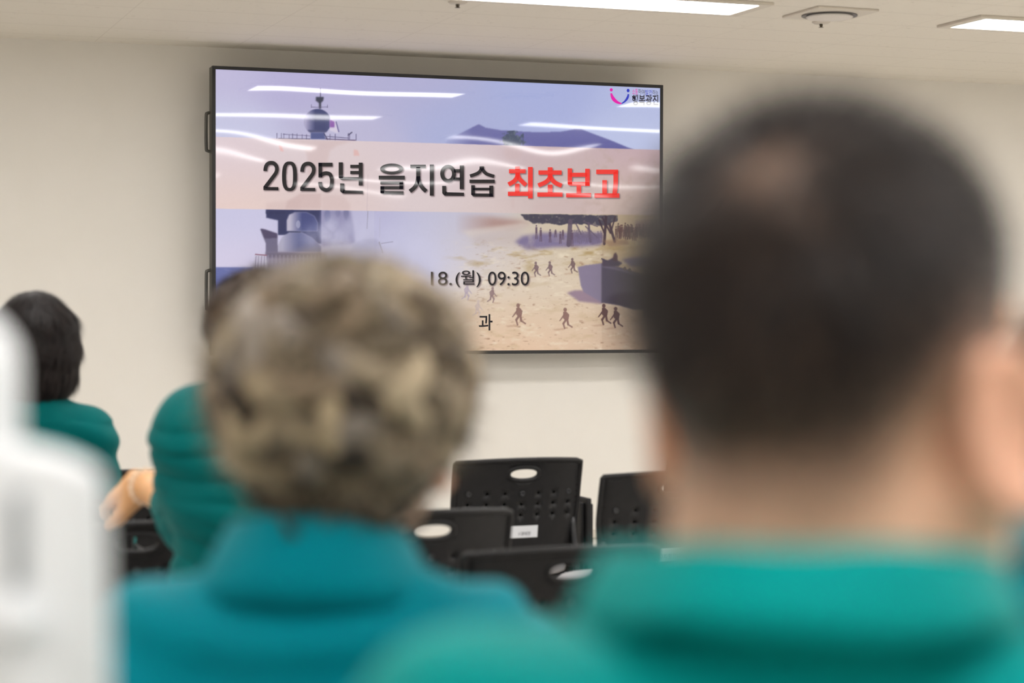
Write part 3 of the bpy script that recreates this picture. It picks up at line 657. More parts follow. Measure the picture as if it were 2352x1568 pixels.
ch2 = put_chair(pix(1556, 1090, 5.92), 0.06, 'black perforated chair partly behind the nearest man, its white sticker half hidden by him')
ch3 = put_chair(pix(1690, 1038, 6.62), 0.02, 'black chair farthest right in the last row, only its corner showing beside the man')
ch4 = put_chair(pix(1320, 1268, 4.07), 0.05, 'large black chair back with oval hand hole between the two nearest people')
ch5 = put_chair(pix(1000, 1176, 4.78), 0.04, 'black chair back half hidden behind the grey haired woman, wall showing through its hole')
ch6 = put_chair(pix(318, 1200, 4.52), 0.02, 'black chair back with oval hole under the resting hand, left of the seated man')
ch7 = put_chair(pix(345, 1076, 5.95), 0.02, 'black chair top in the last row behind the resting hand')
def sticker(ch, u0, u1, v0, v1, text, tu0, tu1, tv0, tv1, ink):
    Vs, n = [], 6; bm = bmesh.new(); g = {}
    for i in range(n+1):
        for j in (0, 1): g[i, j] = bm.verts.new(back_shape(u0+(u1-u0)*i/n, v0+(v1-v0)*j, -0.0045))
    for i in range(n): bm.faces.new((g[i, 0], g[i+1, 0], g[i+1, 1], g[i, 1]))
    o = from_bm('name_sticker', bm, M_paper, ch); o['label'] = 'white paper name sticker'
    V, Fs = glyphs(text); bm = bmesh.new()
    vs = [bm.verts.new(back_shape(tu0+(tu1-tu0)*p[0], tv0+(tv1-tv0)*p[1], -0.0052)) for p in V]
    for f in Fs:
        try: bm.faces.new([vs[i] for i in f])
        except ValueError: pass
    from_bm('sticker_lettering', bm, ink, o)

# ------------------------------------------------------------------ signed-distance bodies
class Field:
    def __init__(s, lo, hi, h):
        s.lo = np.array(lo, np.float32); s.h = h; s.n = np.ceil((np.array(hi)-s.lo)/h).astype(int)+1
        s.v = np.full(tuple(s.n), 0.3, np.float32)
    def sub(s, lo, hi):
        a = np.maximum(np.floor((np.array(lo)-s.lo)/s.h).astype(int), 0); b_ = np.minimum(np.ceil((np.array(hi)-s.lo)/s.h).astype(int)+1, s.n)
        if np.any(b_ <= a): return None, None
        ax = [s.lo[i]+s.h*np.arange(a[i], b_[i], dtype=np.float32) for i in range(3)]
        return tuple(slice(a[i], b_[i]) for i in range(3)), np.stack(np.meshgrid(*ax, indexing='ij'), -1)
    def mix(s, sl, d, k, op):
        c = s.v[sl]
        if op == 'add':
            hh = np.clip(.5+.5*(c-d)/max(k, 1e-5), 0, 1); s.v[sl] = c*(1-hh)+d*hh-k*hh*(1-hh)
        else:
            hh = np.clip(.5-.5*(c+d)/max(k, 1e-5), 0, 1); s.v[sl] = c*(1-hh)+(-d)*hh+k*hh*(1-hh)
    def cap(s, a, b_, ra, rb, k=.02, op='add', sc=(1, 1, 1)):
        a = np.array(a, np.float32); b_ = np.array(b_, np.float32); r = max(ra, rb)+k+.03
        sl, P = s.sub(np.minimum(a, b_)-r, np.maximum(a, b_)+r)
        if sl is None: return
        ab = b_-a; t_ = np.clip(((P-a)@ab)/max(float(ab@ab), 1e-9), 0, 1)
        s.mix(sl, np.linalg.norm(P-a-t_[..., None]*ab, axis=-1)-(ra+(rb-ra)*t_), k, op)
    def ell(s, c, r, k=.02, R=None, op='add'):
        c = np.array(c, np.float32); r = np.array(r, np.float32); m = r.max()+k+.03
        sl, P = s.sub(c-m, c+m)
        if sl is None: return
        Q = P-c
        if R is not None: Q = Q@np.asarray(R, np.float32)
        k0 = np.linalg.norm(Q/r, axis=-1); k1 = np.linalg.norm(Q/(r*r), axis=-1)+1e-9
        s.mix(sl, np.where(k0 < 1e-4, -r.min(), k0*(k0-1)/k1), k, op)
    def mesh(s):
        v = s.v; ins = v < 0; n = v.shape; nc = tuple(i-1 for i in n)
        cnt = np.zeros(nc, np.uint8)
        for dx in (0, 1):
            for dy in (0, 1):
                for dz in (0, 1): cnt += ins[dx:dx+nc[0], dy:dy+nc[1], dz:dz+nc[2]]
        act = np.argwhere((cnt > 0) & (cnt < 8)); idm = np.full(nc, -1, np.int32); idm[tuple(act.T)] = np.arange(len(act))
        acc = np.zeros((len(act), 3), np.float32); num = np.zeros(len(act), np.float32)
        cs = [(i, j, k) for i in (0, 1) for j in (0, 1) for k in (0, 1)]
        for c1 in cs:
            for ax in range(3):
                if c1[ax]: continue
                c2 = list(c1); c2[ax] = 1
                a = v[tuple((act+c1).T)]; b_ = v[tuple((act+c2).T)]; m = (a < 0) != (b_ < 0)
                t_ = np.where(m, a/np.where(m, a-b_, 1), 0); p = np.tile(np.array(c1, np.float32), (len(act), 1)); p[:, ax] = t_
                acc += p*m[:, None]; num += m
        V = s.lo+s.h*(act+acc/num[:, None]); Fs = []
        for ax in range(3):
            o1, o2 = (ax+1) % 3, (ax+2) % 3
            sl1 = [slice(None)]*3; sl2 = [slice(None)]*3; sl1[ax] = slice(0, -1); sl2[ax] = slice(1, None)
            ch = np.argwhere(ins[tuple(sl1)] != ins[tuple(sl2)])
            ok = (ch[:, o1] > 0) & (ch[:, o2] > 0) & (ch[:, o1] < n[o1]-1) & (ch[:, o2] < n[o2]-1); ch = ch[ok]
            e1 = np.zeros(3, int); e1[o1] = 1; e2 = np.zeros(3, int); e2[o2] = 1
            q = np.stack([idm[tuple((ch-e1-e2).T)], idm[tuple((ch-e2).T)], idm[tuple(ch.T)], idm[tuple((ch-e1).T)]], -1)
            fl = ~ins[tuple(ch.T)]; q[fl] = q[fl][:, ::-1]; Fs.append(q)
        return V, np.concatenate(Fs)
def relax(V, Fs, it=2, lam=.5):
    for _ in range(it):
        S = np.zeros_like(V); n = np.zeros(len(V), np.float32)
        for a, b_ in ((0, 1), (1, 2), (2, 3), (3, 0)):
            for p, q in ((a, b_), (b_, a)):
                for d in range(3): S[:, d] += np.bincount(Fs[:, p], V[Fs[:, q], d], len(V))
                n += np.bincount(Fs[:, p], minlength=len(V))
        V = V+lam*(S/np.maximum(n, 1)[:, None]-V)
    return V.astype(np.float32)
def normals(V, Fs):
    n = np.cross(V[Fs[:, 2]]-V[Fs[:, 0]], V[Fs[:, 3]]-V[Fs[:, 1]]); N_ = np.zeros_like(V)
    for k in range(4):
        for d in range(3): N_[:, d] += np.bincount(Fs[:, k], n[:, d], len(V))
    return N_/(np.linalg.norm(N_, axis=1, keepdims=True)+1e-9)
def rotz(a): return np.array([[math.cos(a), -math.sin(a), 0], [math.sin(a), math.cos(a), 0], [0, 0, 1]])
def rotx(a): return np.array([[1, 0, 0], [0, math.cos(a), -math.sin(a)], [0, math.sin(a), math.cos(a)]])
def roty(a): return np.array([[math.cos(a), 0, math.sin(a)], [0, 1, 0], [-math.sin(a), 0, math.cos(a)]])
SKIN = np.array(lin(214, 166, 132))

def hand(F, w, d, up, side, s=1.0, curl=.5):
    """Palm and five fingers from the wrist w, pointing along d, back of the hand towards up; side +1 = thumb towards d x up."""
    w, d, up = np.array(w, float), np.array(d, float), np.array(up, float); d /= np.linalg.norm(d); up -= d*(up@d); up /= np.linalg.norm(up); sd = np.cross(d, up)*side
    P = lambda a, b_, c_: w+(d*a+sd*b_+up*c_)*s
    F.cap(P(0, 0, 0), P(.03, 0, 0), .026*s, .026*s, .012)
    for b_ in (-.028, -.010, .010, .026): F.cap(P(.02, b_*.6, 0), P(.085, b_, .002), .014*s, .0125*s, .012)
    for b_, l in ((-.034, .058), (-.012, .072), (.010, .078), (.031, .070)):
        a1 = .088; l1, l2, l3 = l*.45, l*.32, l*.23; c1, c2, c3 = curl*.5, curl*1.3, curl*1.9
        p0 = P(a1, b_, 0); p1 = P(a1+l1*math.cos(c1), b_*1.06, -l1*math.sin(c1)); p2 = P(a1+l1*math.cos(c1)+l2*math.cos(c2), b_*1.08, -l1*math.sin(c1)-l2*math.sin(c2)); p3 = P(a1+l1*math.cos(c1)+l2*math.cos(c2)+l3*math.cos(c3), b_*1.08, -l1*math.sin(c1)-l2*math.sin(c2)-l3*math.sin(c3))
        F.cap(p0, p1, .0098*s, .009*s, .006); F.cap(p1, p2, .009*s, .0082*s, .004); F.cap(p2, p3, .0082*s, .007*s, .004)
    F.cap(P(.022, .022, -.006), P(.055, .052, -.016), .015*s, .0115*s, .012); F.cap(P(.055, .052, -.016), P(.088, .060, -.022), .0112*s, .0085*s, .005)

class Person:
    def __init__(s, name_label, loc, heading, head_z, head_xy=(0, .02), head_yaw=0, head_pitch=0, sh_z=1.05, sh_w=.17, girth=1.0, neck_r=.056, head_s=1.0, h=.006, arms=None):
        s.root = empty('person', loc, heading); tag(s.root, name_label, 'person', 'seated people')
        s.hp = np.array([head_xy[0], head_xy[1], head_z]); s.R = rotz(head_yaw) @ rotx(head_pitch); s.hs = head_s; s.sh_z, s.sh_w, s.g, s.nr, s.h = sh_z, sh_w, girth, neck_r, h
        s.arms = arms or {}; s.cloth = []
    def H(s, p): return s.hp+s.R@(np.array(p, float)*s.hs)
    def arm(s, sd):
        a = {'sh': (sd*s.sh_w, -.01, s.sh_z-.03), 'el': (sd*(s.sh_w+.075), .06, s.sh_z-.31), 'wr': (sd*.13, .27, .64), 'hd': (-sd*.15, 1, -.25), 'hu': (0, .2, 1), 'curl': .45}
        a.update(s.arms.get(sd, {})); return a
    def body(s, stubble=None, skin=SKIN):
        F = Field((-.62, -.32, -.01), (.62, .78, s.hp[2]+.18), s.h); g, z = s.g, s.sh_z
        F.ell((0, 0, .555), (.165*g, .125*g, .105), .03); F.ell((0, .01, .5*(z+.45)-.03), (.15*g, .112*g, .17), .05); F.ell((0, .0, z-.13), (.165*g, .112*g, .18), .05)
        nb = np.array([0, -.015, z+.005]); nt = s.H((0, -.022, -.055))
        F.cap(nb, nt, s.nr*1.08, s.nr, .03)
        for sd in (-1, 1):
            a = s.arm(sd)
            F.cap((sd*.03, -.02, z+.035), (sd*s.sh_w*.95, -.015, z-.015), .045, .042, .035); F.ell(a['sh'], (.055, .055, .058), .03)
            F.cap(a['sh'], a['el'], .046, .038, .025); F.cap(a['el'], a['wr'], .040, .025, .012)
            hand(F, a['wr'], a['hd'], a['hu'], a.get('side', 1)*(1 if sd < 0 else -1), a.get('hs', 1.0), a['curl'])
            F.cap((sd*.085, .03, .545), (sd*.11, .43, .535), .082*g, .058, .03); F.cap((sd*.11, .43, .535), (sd*.11, .44, .09), .056, .036, .012); F.cap((sd*.11, .43, .06), (sd*.115, .60, .035), .036, .026, .02)
        H, R, k = s.H, s.R, s.hs
        e = lambda c, r, kk=.02, RR=None: F.ell(H(c), np.array(r)*k, kk, R if RR is None else R@RR)
        c = lambda a, b_, ra, rb, kk=.01, op='add': F.cap(H(a), H(b_), ra*k, rb*k, kk, op)
        e((0, -.012, .034), (.077, .098, .088)); e((0, .033, -.043), (.060, .064, .074), .03); c((0, .078, -.103), (0, .076, -.105), .022, .022, .025)
        for sd in (-1, 1): c((sd*.062, .0, -.05), (sd*.03, .07, -.10), .018, .018, .025); e((sd*.043, .066, -.025), (.024, .024, .022), .02)
        c((-.042, .082, .026), (.042, .082, .026), .012, .012, .015)
        for sd in (-1, 1): F.ell(H((sd*.032, .098, .006)), np.array((.019, .012, .011))*k, .008, R, 'sub'); e((sd*.032, .083, .006), (.0125, .0125, .0125), .003)
        c((0, .094, .012), (0, .112, -.026), .009, .0135, .01); c((-.014, .097, -.032), (.014, .097, -.032), .009, .009, .008)
        c((-.020, .092, -.062), (.020, .092, -.062), .006, .006, .006); c((-.018, .090, -.072), (.018, .090, -.072), .0065, .0065, .006)
        for sd in (-1, 1):
            Re = rotz(-sd*.42)@rotx(.14); E0 = np.array((sd*.083, -.008, -.019)); q = lambda p: E0+Re@np.array((sd*p[0], p[1], p[2]))
            e(E0, (.0075, .020, .034), .006, Re)
            for i in range(9):        # the rolled rim of the ear
                a0, a1 = -1.9+i*.52, -1.9+(i+1)*.52; f = lambda a: q((.005, -.021*math.cos(a), .033*math.sin(a)+.001))
                c(f(a0), f(a1), .0052, .0052, .004)
            e(q((.003, .006, -.030)), (.007, .010, .012), .006, Re)
            F.ell(H(q((.011, .004, -.002))), np.array((.008, .011, .017))*k, .004, R@Re, 'sub')
        V, Fs = F.mesh(); V = relax(V, Fs, 2, .4); col = np.tile(skin, (len(V), 1)); hl = ((V-s.hp)@s.R)/s.hs
        col *= (1+.05*vnoise(V*60))[:, None]
        ear = np.exp(-(((np.abs(hl[:, 0])-.088)/.014)**2))*(np.abs(hl[:, 1]+.01) < .04)*(np.abs(hl[:, 2]+.01) < .05); col = col*(1-ear[:, None]*.5)+np.array(lin(214, 150, 126))*ear[:, None]*.5
        if stubble: 
            m, cc = stubble(hl, V); col = col*(1-m[:, None])+np.array(cc)*m[:, None]
        mesh_np('body', V, Fs, M_skin, s.root, True, col); return V, normals(V, Fs), hl
    def jacket(s, material, pad=.022, wrinkle=None, h=.007, hem=.50, shoulder_pad=.01, long_sleeve=True, extra=None):
        F = Field((-.62, -.34, hem-.03), (.62, .6, s.sh_z+.14), h); g, z = s.g, s.sh_z
        F.ell((0, .0, hem+.08), (.165*g+pad, .13*g+pad, .16), .03); F.ell((0, .01, .5*(z+.45)-.03), (.155*g+pad, .118*g+pad, .19), .05); F.ell((0, -.005, z-.13), (.165*g+pad, .115*g+pad, .17+pad), .05)
        F.cap((0, -.02, z-.06), (0, -.014, z+.045), s.nr+.035, s.nr+.012, .05)
        for sd in (-1, 1):
            a = s.arm(sd); F.cap((sd*.03, -.022, z+.022), (sd*s.sh_w*.97, -.018, z-.012+shoulder_pad), .05+pad*.4, .042+pad*.6, .05); F.ell(a['sh'], (.056+pad, .058+pad, .06+pad), .04)
            F.cap(a['sh'], a['el'], .05+pad*.9, .046+pad*.7, .035)
            e_ = np.array(a['el']); w_ = np.array(a['wr']); F.cap(e_, e_+(w_-e_)*(a.get('sleeve', .92)), .046+pad*.7, .034+pad*.3, .02)
        if extra: extra(F)
        V, Fs = F.mesh(); V = relax(V, Fs, 3, .5); N_ = normals(V, Fs)
        d = .0025*vnoise(V*18)+.0035*vnoise(V*np.array([7, 7, 16]), 2)
        if wrinkle: d = d+wrinkle(V)
        V = V+N_*d[:, None]; V = relax(V, Fs, 1, .3)
        s.jk = mesh_np('jacket', V, Fs, material, s.root, True); return s.jk
    def legs(s):
        F = Field((-.3, -.3, .02), (.3, .6, .72), .011); g = s.g
        F.ell((0, 0, .565), (.175*g, .138*g, .12), .03)
        for sd in (-1, 1): F.cap((sd*.085, .03, .548), (sd*.11, .43, .535), .094*g, .068, .03); F.cap((sd*.11, .43, .535), (sd*.11, .44, .10), .066, .052, .015)
        V, Fs = F.mesh(); mesh_np('trousers', relax(V, Fs, 2), Fs, M_dark, s.root)
        for sd in (-1, 1):
            F = Field((sd*.115-.08, .34, -.002), (sd*.115+.08, .70, .14), .008); F.cap((sd*.11, .43, .06), (sd*.115, .61, .042), .046, .036, .02); F.ell((sd*.112, .51, .012), (.046, .145, .014), .01)
            V, Fs = F.mesh(); V = relax(V, Fs, 2); V[:, 2] = np.maximum(V[:, 2], .0); mesh_np('shoe', V, Fs, M_shoe, s.root)
    def collar(s, material, rings, name='collar', parent=None, th=.006, jitter=.003, a0=-2.75, a1=2.75):
        """A cloth band around the neck: rings = [(rx, ry, z, y, tilt)], open at the throat."""
        n = 56; bm = bmesh.new(); g = []
        for j, (rx, ry, z, yc, tl) in enumerate(rings):
            row = []
            for i in range(n+1):
                a = a0+(a1-a0)*i/n; x = rx*math.sin(a); y = yc-ry*math.cos(a)
                w = jitter*float(vnoise(np.array([[a*2.2, j*.35, 3.0]]))[0])
                row.append(bm.verts.new((x*(1+w*8), y*(1+w*4), z+tl*(1-math.cos(a))*.5+w)))
            g.append(row)
        for j in range(len(g)-1):
            for i in range(n): bm.faces.new((g[j][i], g[j][i+1], g[j+1][i+1], g[j+1][i]))
        bmesh.ops.recalc_face_normals(bm, faces=bm.faces); bmesh.ops.solidify(bm, geom=bm.faces[:], thickness=th); bmesh.ops.recalc_face_normals(bm, faces=bm.faces)
        bmesh.ops.smooth_vert(bm, verts=bm.verts, factor=.4, use_axis_x=True, use_axis_y=True, use_axis_z=True)
        return from_bm(name, bm, material, parent or s.root, True)

def ribbons(P, N_, D, length, width, lift, col, seg=3, sag=0.0):
    """Tapered hair blades rooted at P, leaving along D and lifted along N_; all arrays (n, ...)."""
    n = len(P); S = np.cross(N_, D); S /= np.linalg.norm(S, axis=1, keepdims=True)+1e-9; V = np.zeros((n, seg+1, 2, 3), np.float32); Cc = np.zeros((n, seg+1, 2, 3), np.float32)
    for k in range(seg+1):
        t_ = k/seg; p = P+D*(length*t_)[:, None]+N_*(lift*t_)[:, None]; p[:, 2] -= sag*length*t_*t_
        w = width*(1-.85*t_); V[:, k, 0] = p+S*w[:, None]*.5; V[:, k, 1] = p-S*w[:, None]*.5; Cc[:, k] = col[:, None, :]
    i = np.arange(n)[:, None]*(seg+1)*2+np.arange(seg)[None]*2
    Fs = np.stack([i, i+1, i+3, i+2], -1).reshape(-1, 4); return V.reshape(-1, 3), Fs, Cc.reshape(-1, 3)
def ray_ellipsoid(n, c, r, rng): 
    v = rng.normal(size=(n, 3)); v /= np.linalg.norm(v, axis=1, keepdims=True); P = np.array(c)+v*np.array(r); N_ = v/np.array(r); return P, N_/np.linalg.norm(N_, axis=1, keepdims=True)
def cat(*ms):
    V, Fs, Cc, o = [], [], [], 0
    for v_, f_, c_ in ms: V.append(v_); Fs.append(f_+o); Cc.append(c_); o += len(v_)
    return np.concatenate(V), np.concatenate(Fs), np.concatenate(Cc)
def to_head(p, V): return p.hp+((V*p.hs)@p.R.T)

#PEOPLE

def ss(x, a, b_): t_ = np.clip((x-a)/(b_-a), 0, 1); return t_*t_*(3-2*t_)
def hair_ok(h):                 # where hair grows on a head: above the nape line, behind the face
    ang = np.arctan2(np.abs(h[:, 0]), -h[:, 1]); line_ = -.066+.050*ss(ang, .45, 1.35)
    face = (h[:, 1] > .045+.45*(h[:, 2]-.02)) | ((h[:, 2] < .0) & (h[:, 1] > .028))
    return h[:, 2]-line_, face
def place_person(px, d, heading, head_xy=(0, .02)):
    p = pix(px, 700, d); o = rotz(heading)@np.array([head_xy[0], head_xy[1], 0]); return (p[0]-o[0], p[1]-o[1], 0)
def cap_hair(p, build, lo=(-.16, -.2, -.3), hi=(.16, .16, .2), h=.005, col=(40, 32, 30), var=.35, n=6000, length=.05, width=.004, lift=.004, sag=.3, rough=0, name='hair', base=.75, seed=1, dirf=None, keep=None, jit=.22):
    F = Field(lo, hi, h); build(F); V, Fs = F.mesh(); V = relax(V, Fs, 2, .5); N_ = normals(V, Fs)
    if rough: V = V+N_*(rough*(vnoise(V*np.array([70, 70, 25]), 4)+.6*vnoise(V*np.array([150, 150, 50]), 5)))[:, None]
    rng = np.random.default_rng(seed); c0 = np.array(lin(*col)); st = (1+var*vnoise(V*np.array([220, 220, 18]), 6))[:, None]
    parts = [(V, Fs, c0*base*st)]
    i = rng.integers(0, len(V), n)
    if keep is not None: i = i[keep(V[i])]
    P, Nn = V[i]+rng.normal(size=(len(i), 3))*.002, N_[i]; D = np.tile(np.array([0, -.15, -1.0]), (len(i), 1)) if dirf is None else dirf(P)
    D = D+rng.normal(size=D.shape)*jit; D -= Nn*np.sum(D*Nn, 1, keepdims=True); D /= np.linalg.norm(D, axis=1, keepdims=True)+1e-9
    L_ = length*rng.uniform(.6, 1.3, len(i)); cc = c0*(1+var*rng.normal(size=(len(i), 1))).clip(.3, 2.5)
    parts.append(ribbons(P, Nn, D, L_, width*rng.uniform(.6, 1.4, len(i)), lift*rng.uniform(.2, 1.5, len(i)), cc, 3, sag*0))
    V, Fs, Cc = cat(*parts); mesh_np(name, to_head(p, V), Fs, M_hair, p.root, True, Cc); 

# ---- the man in front on the right, short cropped hair and spectacles
hd = -.50
man = Person('nearest man at the right, short cropped dark hair, teal jacket with a broad collar', place_person(1922, .99, hd, (.018, .02)), hd, 1.262, (.018, .02), -.50, .03, 1.046, .192, 1.15, .071, 1.10, .005)
def man_stubble(hl, V):
    z, face = hair_ok(hl); m = ss(z, -.022, .060)*(~face); m = m*(1-.12*np.exp(-(np.linalg.norm(hl-np.array((.010, -.080, .088)), axis=1)/.016)**2)); ang = np.arctan2(np.abs(hl[:, 0]), -hl[:, 1])
    ear = (np.abs(hl[:, 0]) > .079) & (np.abs(hl[:, 1]+.005) < .034) & (hl[:, 2] < .022); m = m*(~ear)
    return np.clip(m, 0, 1)*.93, lin(46, 38, 35)
mV, mN, mH = man.body(man_stubble, np.array(lin(240, 194, 164)))
rng = np.random.default_rng(5)
i = rng.integers(0, len(mV), 150000); P, Nn = mH[i]+rng.normal(size=(len(i), 3))*.001, mN[i]@man.R; z, face = hair_ok(P)
k = (~face) & (P[:, 2] > -.12) & (rng.random(len(P)) < ss(z, -.01, .10)**1.3) & ~((np.abs(P[:, 0]) > .070) & (np.abs(P[:, 1]+.005) < .036) & (P[:, 2] < .024)); P, Nn, z = P[k], Nn[k], z[k]
wh = np.array([.010, -.080, .088]); D = (P-wh); D /= np.linalg.norm(D, axis=1, keepdims=True); D = D+np.array([0, 0, -.35])+rng.normal(size=D.shape)*.28
bald = np.linalg.norm(P-wh, axis=1) < .013; D -= Nn*np.sum(D*Nn, 1, keepdims=True); D /= np.linalg.norm(D, axis=1, keepdims=True)
L_ = (.003+.021*ss(z, .03, .13))*rng.uniform(.6, 1.3, len(P)); k = ~bald | (rng.random(len(P)) < .5); lift = .001+.008*ss(z, .03, .13)*rng.uniform(.4, 1.6, len(P))
cc = np.array(lin(34, 27, 25))*(1+.35*rng.normal(size=(len(P), 1))).clip(.4, 2.2)*(1+.5*np.clip(vnoise(P*38, 3), 0, 1))[:, None]
V, Fs, Cc = ribbons(P[k], Nn[k], D[k], L_[k], .0016*np.ones(k.sum()), lift[k], cc[k], 3)
mesh_np('hair', to_head(man, V), Fs, M_hair, man.root, True, Cc)
def man_folds(V):
    return .010*np.sin((V[:, 2]+.25*V[:, 0])*60+3*vnoise(V*5, 8))*np.exp(-((V[:, 2]-1.06)/.09)**2)*(V[:, 1] < .02)
man.jacket(M_jk_green, .020, man_folds, .006, shoulder_pad=.014, extra=lambda F: F.cap((-.14, -.05, 1.080), (.14, -.05, 1.080), .062, .062, .06))
man.collar(M_jk_green, [(.086, .092, 1.12, 0, -.03), (.089, .096, 1.175, 0, -.03), (.091, .099, 1.198, 0, -.035), (.097, .105, 1.198, 0, -.035), (.101, .113, 1.184, 0, -.03), (.108, .123, 1.170, 0, -.03), (.113, .131, 1.160, 0, -.03)], 'collar', man.jk, .005, .004)
bm = bmesh.new()
for sd in (-1, 1):
    pts_ = [man.H(q) for q in ((sd*.082, -.022, .004), (sd*.083, -.005, .020), (sd*.080, .040, .021), (sd*.073, .094, .020))]; add_tube(bm, pts_, .0017, 8)
    cx_ = sd*.034; rim = [man.H((cx_+.026*math.cos(a), .104-.006*abs(math.cos(a)), .008+.019*math.sin(a))) for a in [2*math.pi*i/28 for i in range(28)]]; add_tube(bm, rim+[rim[0]], .0016, 6, False)
    add_tube(bm, [man.H((sd*.060, .100, .014)), man.H((sd*.073, .094, .020))], .0016, 6)
add_tube(bm, [man.H((-.009, .106, .014)), man.H((0, .109, .017)), man.H((.009, .106, .014))], .0016, 6)
o = from_bm('spectacles', bm, M_glass_frame, man.root, True); o['label'] = 'thin metal spectacles'
man.legs()

# ---- the woman with short grey-blonde curls
hd = -.33
curl = Person('woman with short curly grey blonde hair and a teal blue jacket', place_person(797, 1.75, hd, (.026, .02)), hd, 1.190, (.026, .02), -.16, .05, 1.000, .134, 1.0, .055, .95, .006)
def dark_scalp(hl, V): z, face = hair_ok(hl); return (ss(z, -.02, .01)*(~face))*.95, lin(40, 33, 30)
curl.body(dark_scalp, np.array(lin(214, 168, 140)))
rng = np.random.default_rng(21)
F = Field((-.16, -.2, -.16), (.16, .16, .2), .005); F.ell((0, -.018, .042), (.108, .120, .106), .02); F.ell((0, -.052, -.060), (.060, .050, .056), .03)
F.ell((0, .125, -.045), (.078, .085, .105), .01, None, 'sub')
for sd in (-1, 1): F.ell((sd*.102, .03, -.082), (.030, .046, .047), .01, None, 'sub')
V, Fs = F.mesh(); V = relax(V, Fs, 3); N_ = normals(V, Fs); V = V+N_*(.006*vnoise(V*32, 3)+.004*vnoise(V*60, 4))[:, None]
lo_z = ss(V[:, 2], -.06, -.015)[:, None]
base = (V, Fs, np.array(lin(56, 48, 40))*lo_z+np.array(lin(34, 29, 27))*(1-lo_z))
pal = .68*np.array([lin(*c_) for c_ in ((180, 161, 132), (158, 142, 120), (198, 180, 152), (138, 120, 99), (152, 141, 131), (94, 79, 64), (56, 46, 39))])
LV, LF, LC, off = [], [], [], 0
KN, RN = 11, 6
for q in range(430):
    i = rng.integers(0, len(V)); p = V[i].copy(); n_ = N_[i]
    if p[2] < -.095: continue
    if p[1] > .07 and p[2] < .04: continue
    up_ = p[2] > .006-.040*min(abs(p[0])/.075, 1)**2; sz = 1.0 if up_ else .55
    d = np.array([p[0]*4+.3*math.sin(p[2]*60), p[1]*2+.2, -1.0+1.0*(p[2] > .09)])+rng.normal(size=3)*.6; kap = rng.choice([-1, 1])*rng.uniform(12, 46)
    step = rng.uniform(.007, .011)*sz; pts_ = []; rr = rng.uniform(.008, .0165)*sz; bul = rng.uniform(.002, .016)*sz
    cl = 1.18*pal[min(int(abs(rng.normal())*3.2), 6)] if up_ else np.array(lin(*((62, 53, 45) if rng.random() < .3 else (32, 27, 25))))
    cl = cl*rng.uniform(.7, 1.2)*(.5 if vnoise(p[None]*20, 17)[0] < -.16 else 1.0)  # some locks darkened to colour in the shaded hollows between curls
    for k in range(KN):
        d = d-n_*(d@n_); d /= np.linalg.norm(d)+1e-9; ca, sa = math.cos(kap*step), math.sin(kap*step); d = d*ca+np.cross(n_, d)*sa
        p = p+d*step; c_ = (p-np.array((0, -.018, .042)))/np.array((.108, .120, .106)); rad = np.linalg.norm(c_)
        if p[2] > -.03: p = np.array((0, -.018, .042))+c_/rad*np.array((.108, .120, .106))
        n_ = c_/np.array((.108, .120, .106)); n_ /= np.linalg.norm(n_)
        pts_.append((p+n_*bul*math.sin(math.pi*k/(KN-1)), d.copy(), n_.copy()))
    vv, c3 = [], []
    for k, (pp, dd, nn) in enumerate(pts_):
        s_ = np.cross(dd, nn); r_ = rr*(math.sin(math.pi*(.12+.82*k/(KN-1)))**.7)
        for m_ in range(RN): a = 2*math.pi*m_/RN; vv.append(pp+s_*r_*math.cos(a)+nn*r_*.55*math.sin(a)); c3.append(cl*(.8+.4*rng.random()))
    LV.append(np.array(vv)); LC.append(np.array(c3)); ii = np.arange(KN-1)[:, None]*RN+np.arange(RN)[None]; jj = np.arange(KN-1)[:, None]*RN+(np.arange(RN)[None]+1) % RN
    LF.append(np.stack([ii, jj, jj+RN, ii+RN], -1).reshape(-1, 4)+off); off += KN*RN
i = rng.integers(0, len(V), 16000); i = i[V[i, 2] > -.055]; Dd = rng.normal(size=(len(i), 3))+np.array([0, 0, -.4]); Nn = N_[i]; Dd -= .6*Nn*np.sum(Dd*Nn, 1, keepdims=True); Dd /= np.linalg.norm(Dd, axis=1, keepdims=True)
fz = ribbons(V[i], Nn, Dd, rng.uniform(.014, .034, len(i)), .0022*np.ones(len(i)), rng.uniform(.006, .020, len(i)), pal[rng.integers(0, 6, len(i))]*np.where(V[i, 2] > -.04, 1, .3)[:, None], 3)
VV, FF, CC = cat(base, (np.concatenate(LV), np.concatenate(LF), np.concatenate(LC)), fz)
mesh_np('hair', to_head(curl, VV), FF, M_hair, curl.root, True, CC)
def curl_folds(V):
    b_ = (V[:, 1] < .02)*np.exp(-((V[:, 2]-.985)/.10)**2); return .006*np.sin((V[:, 2]-.5*V[:, 0]**2*3)*95+2.5*vnoise(V*6, 9))*b_
curl.jacket(M_jk_blue, .022, curl_folds, .006, shoulder_pad=.008)
curl.collar(M_jk_blue, [(.108, .106, 1.052, -.002, -.03), (.101, .101, 1.078, -.002, -.03), (.088, .094, 1.100, 0, -.03), (.078, .087, 1.120, .002, -.03), (.074, .083, 1.127, .003, -.03), (.070, .079, 1.122, .003, -.03), (.070, .078, 1.09, .003, -.03)], 'collar', curl.jk, .004, .003)
curl.legs()

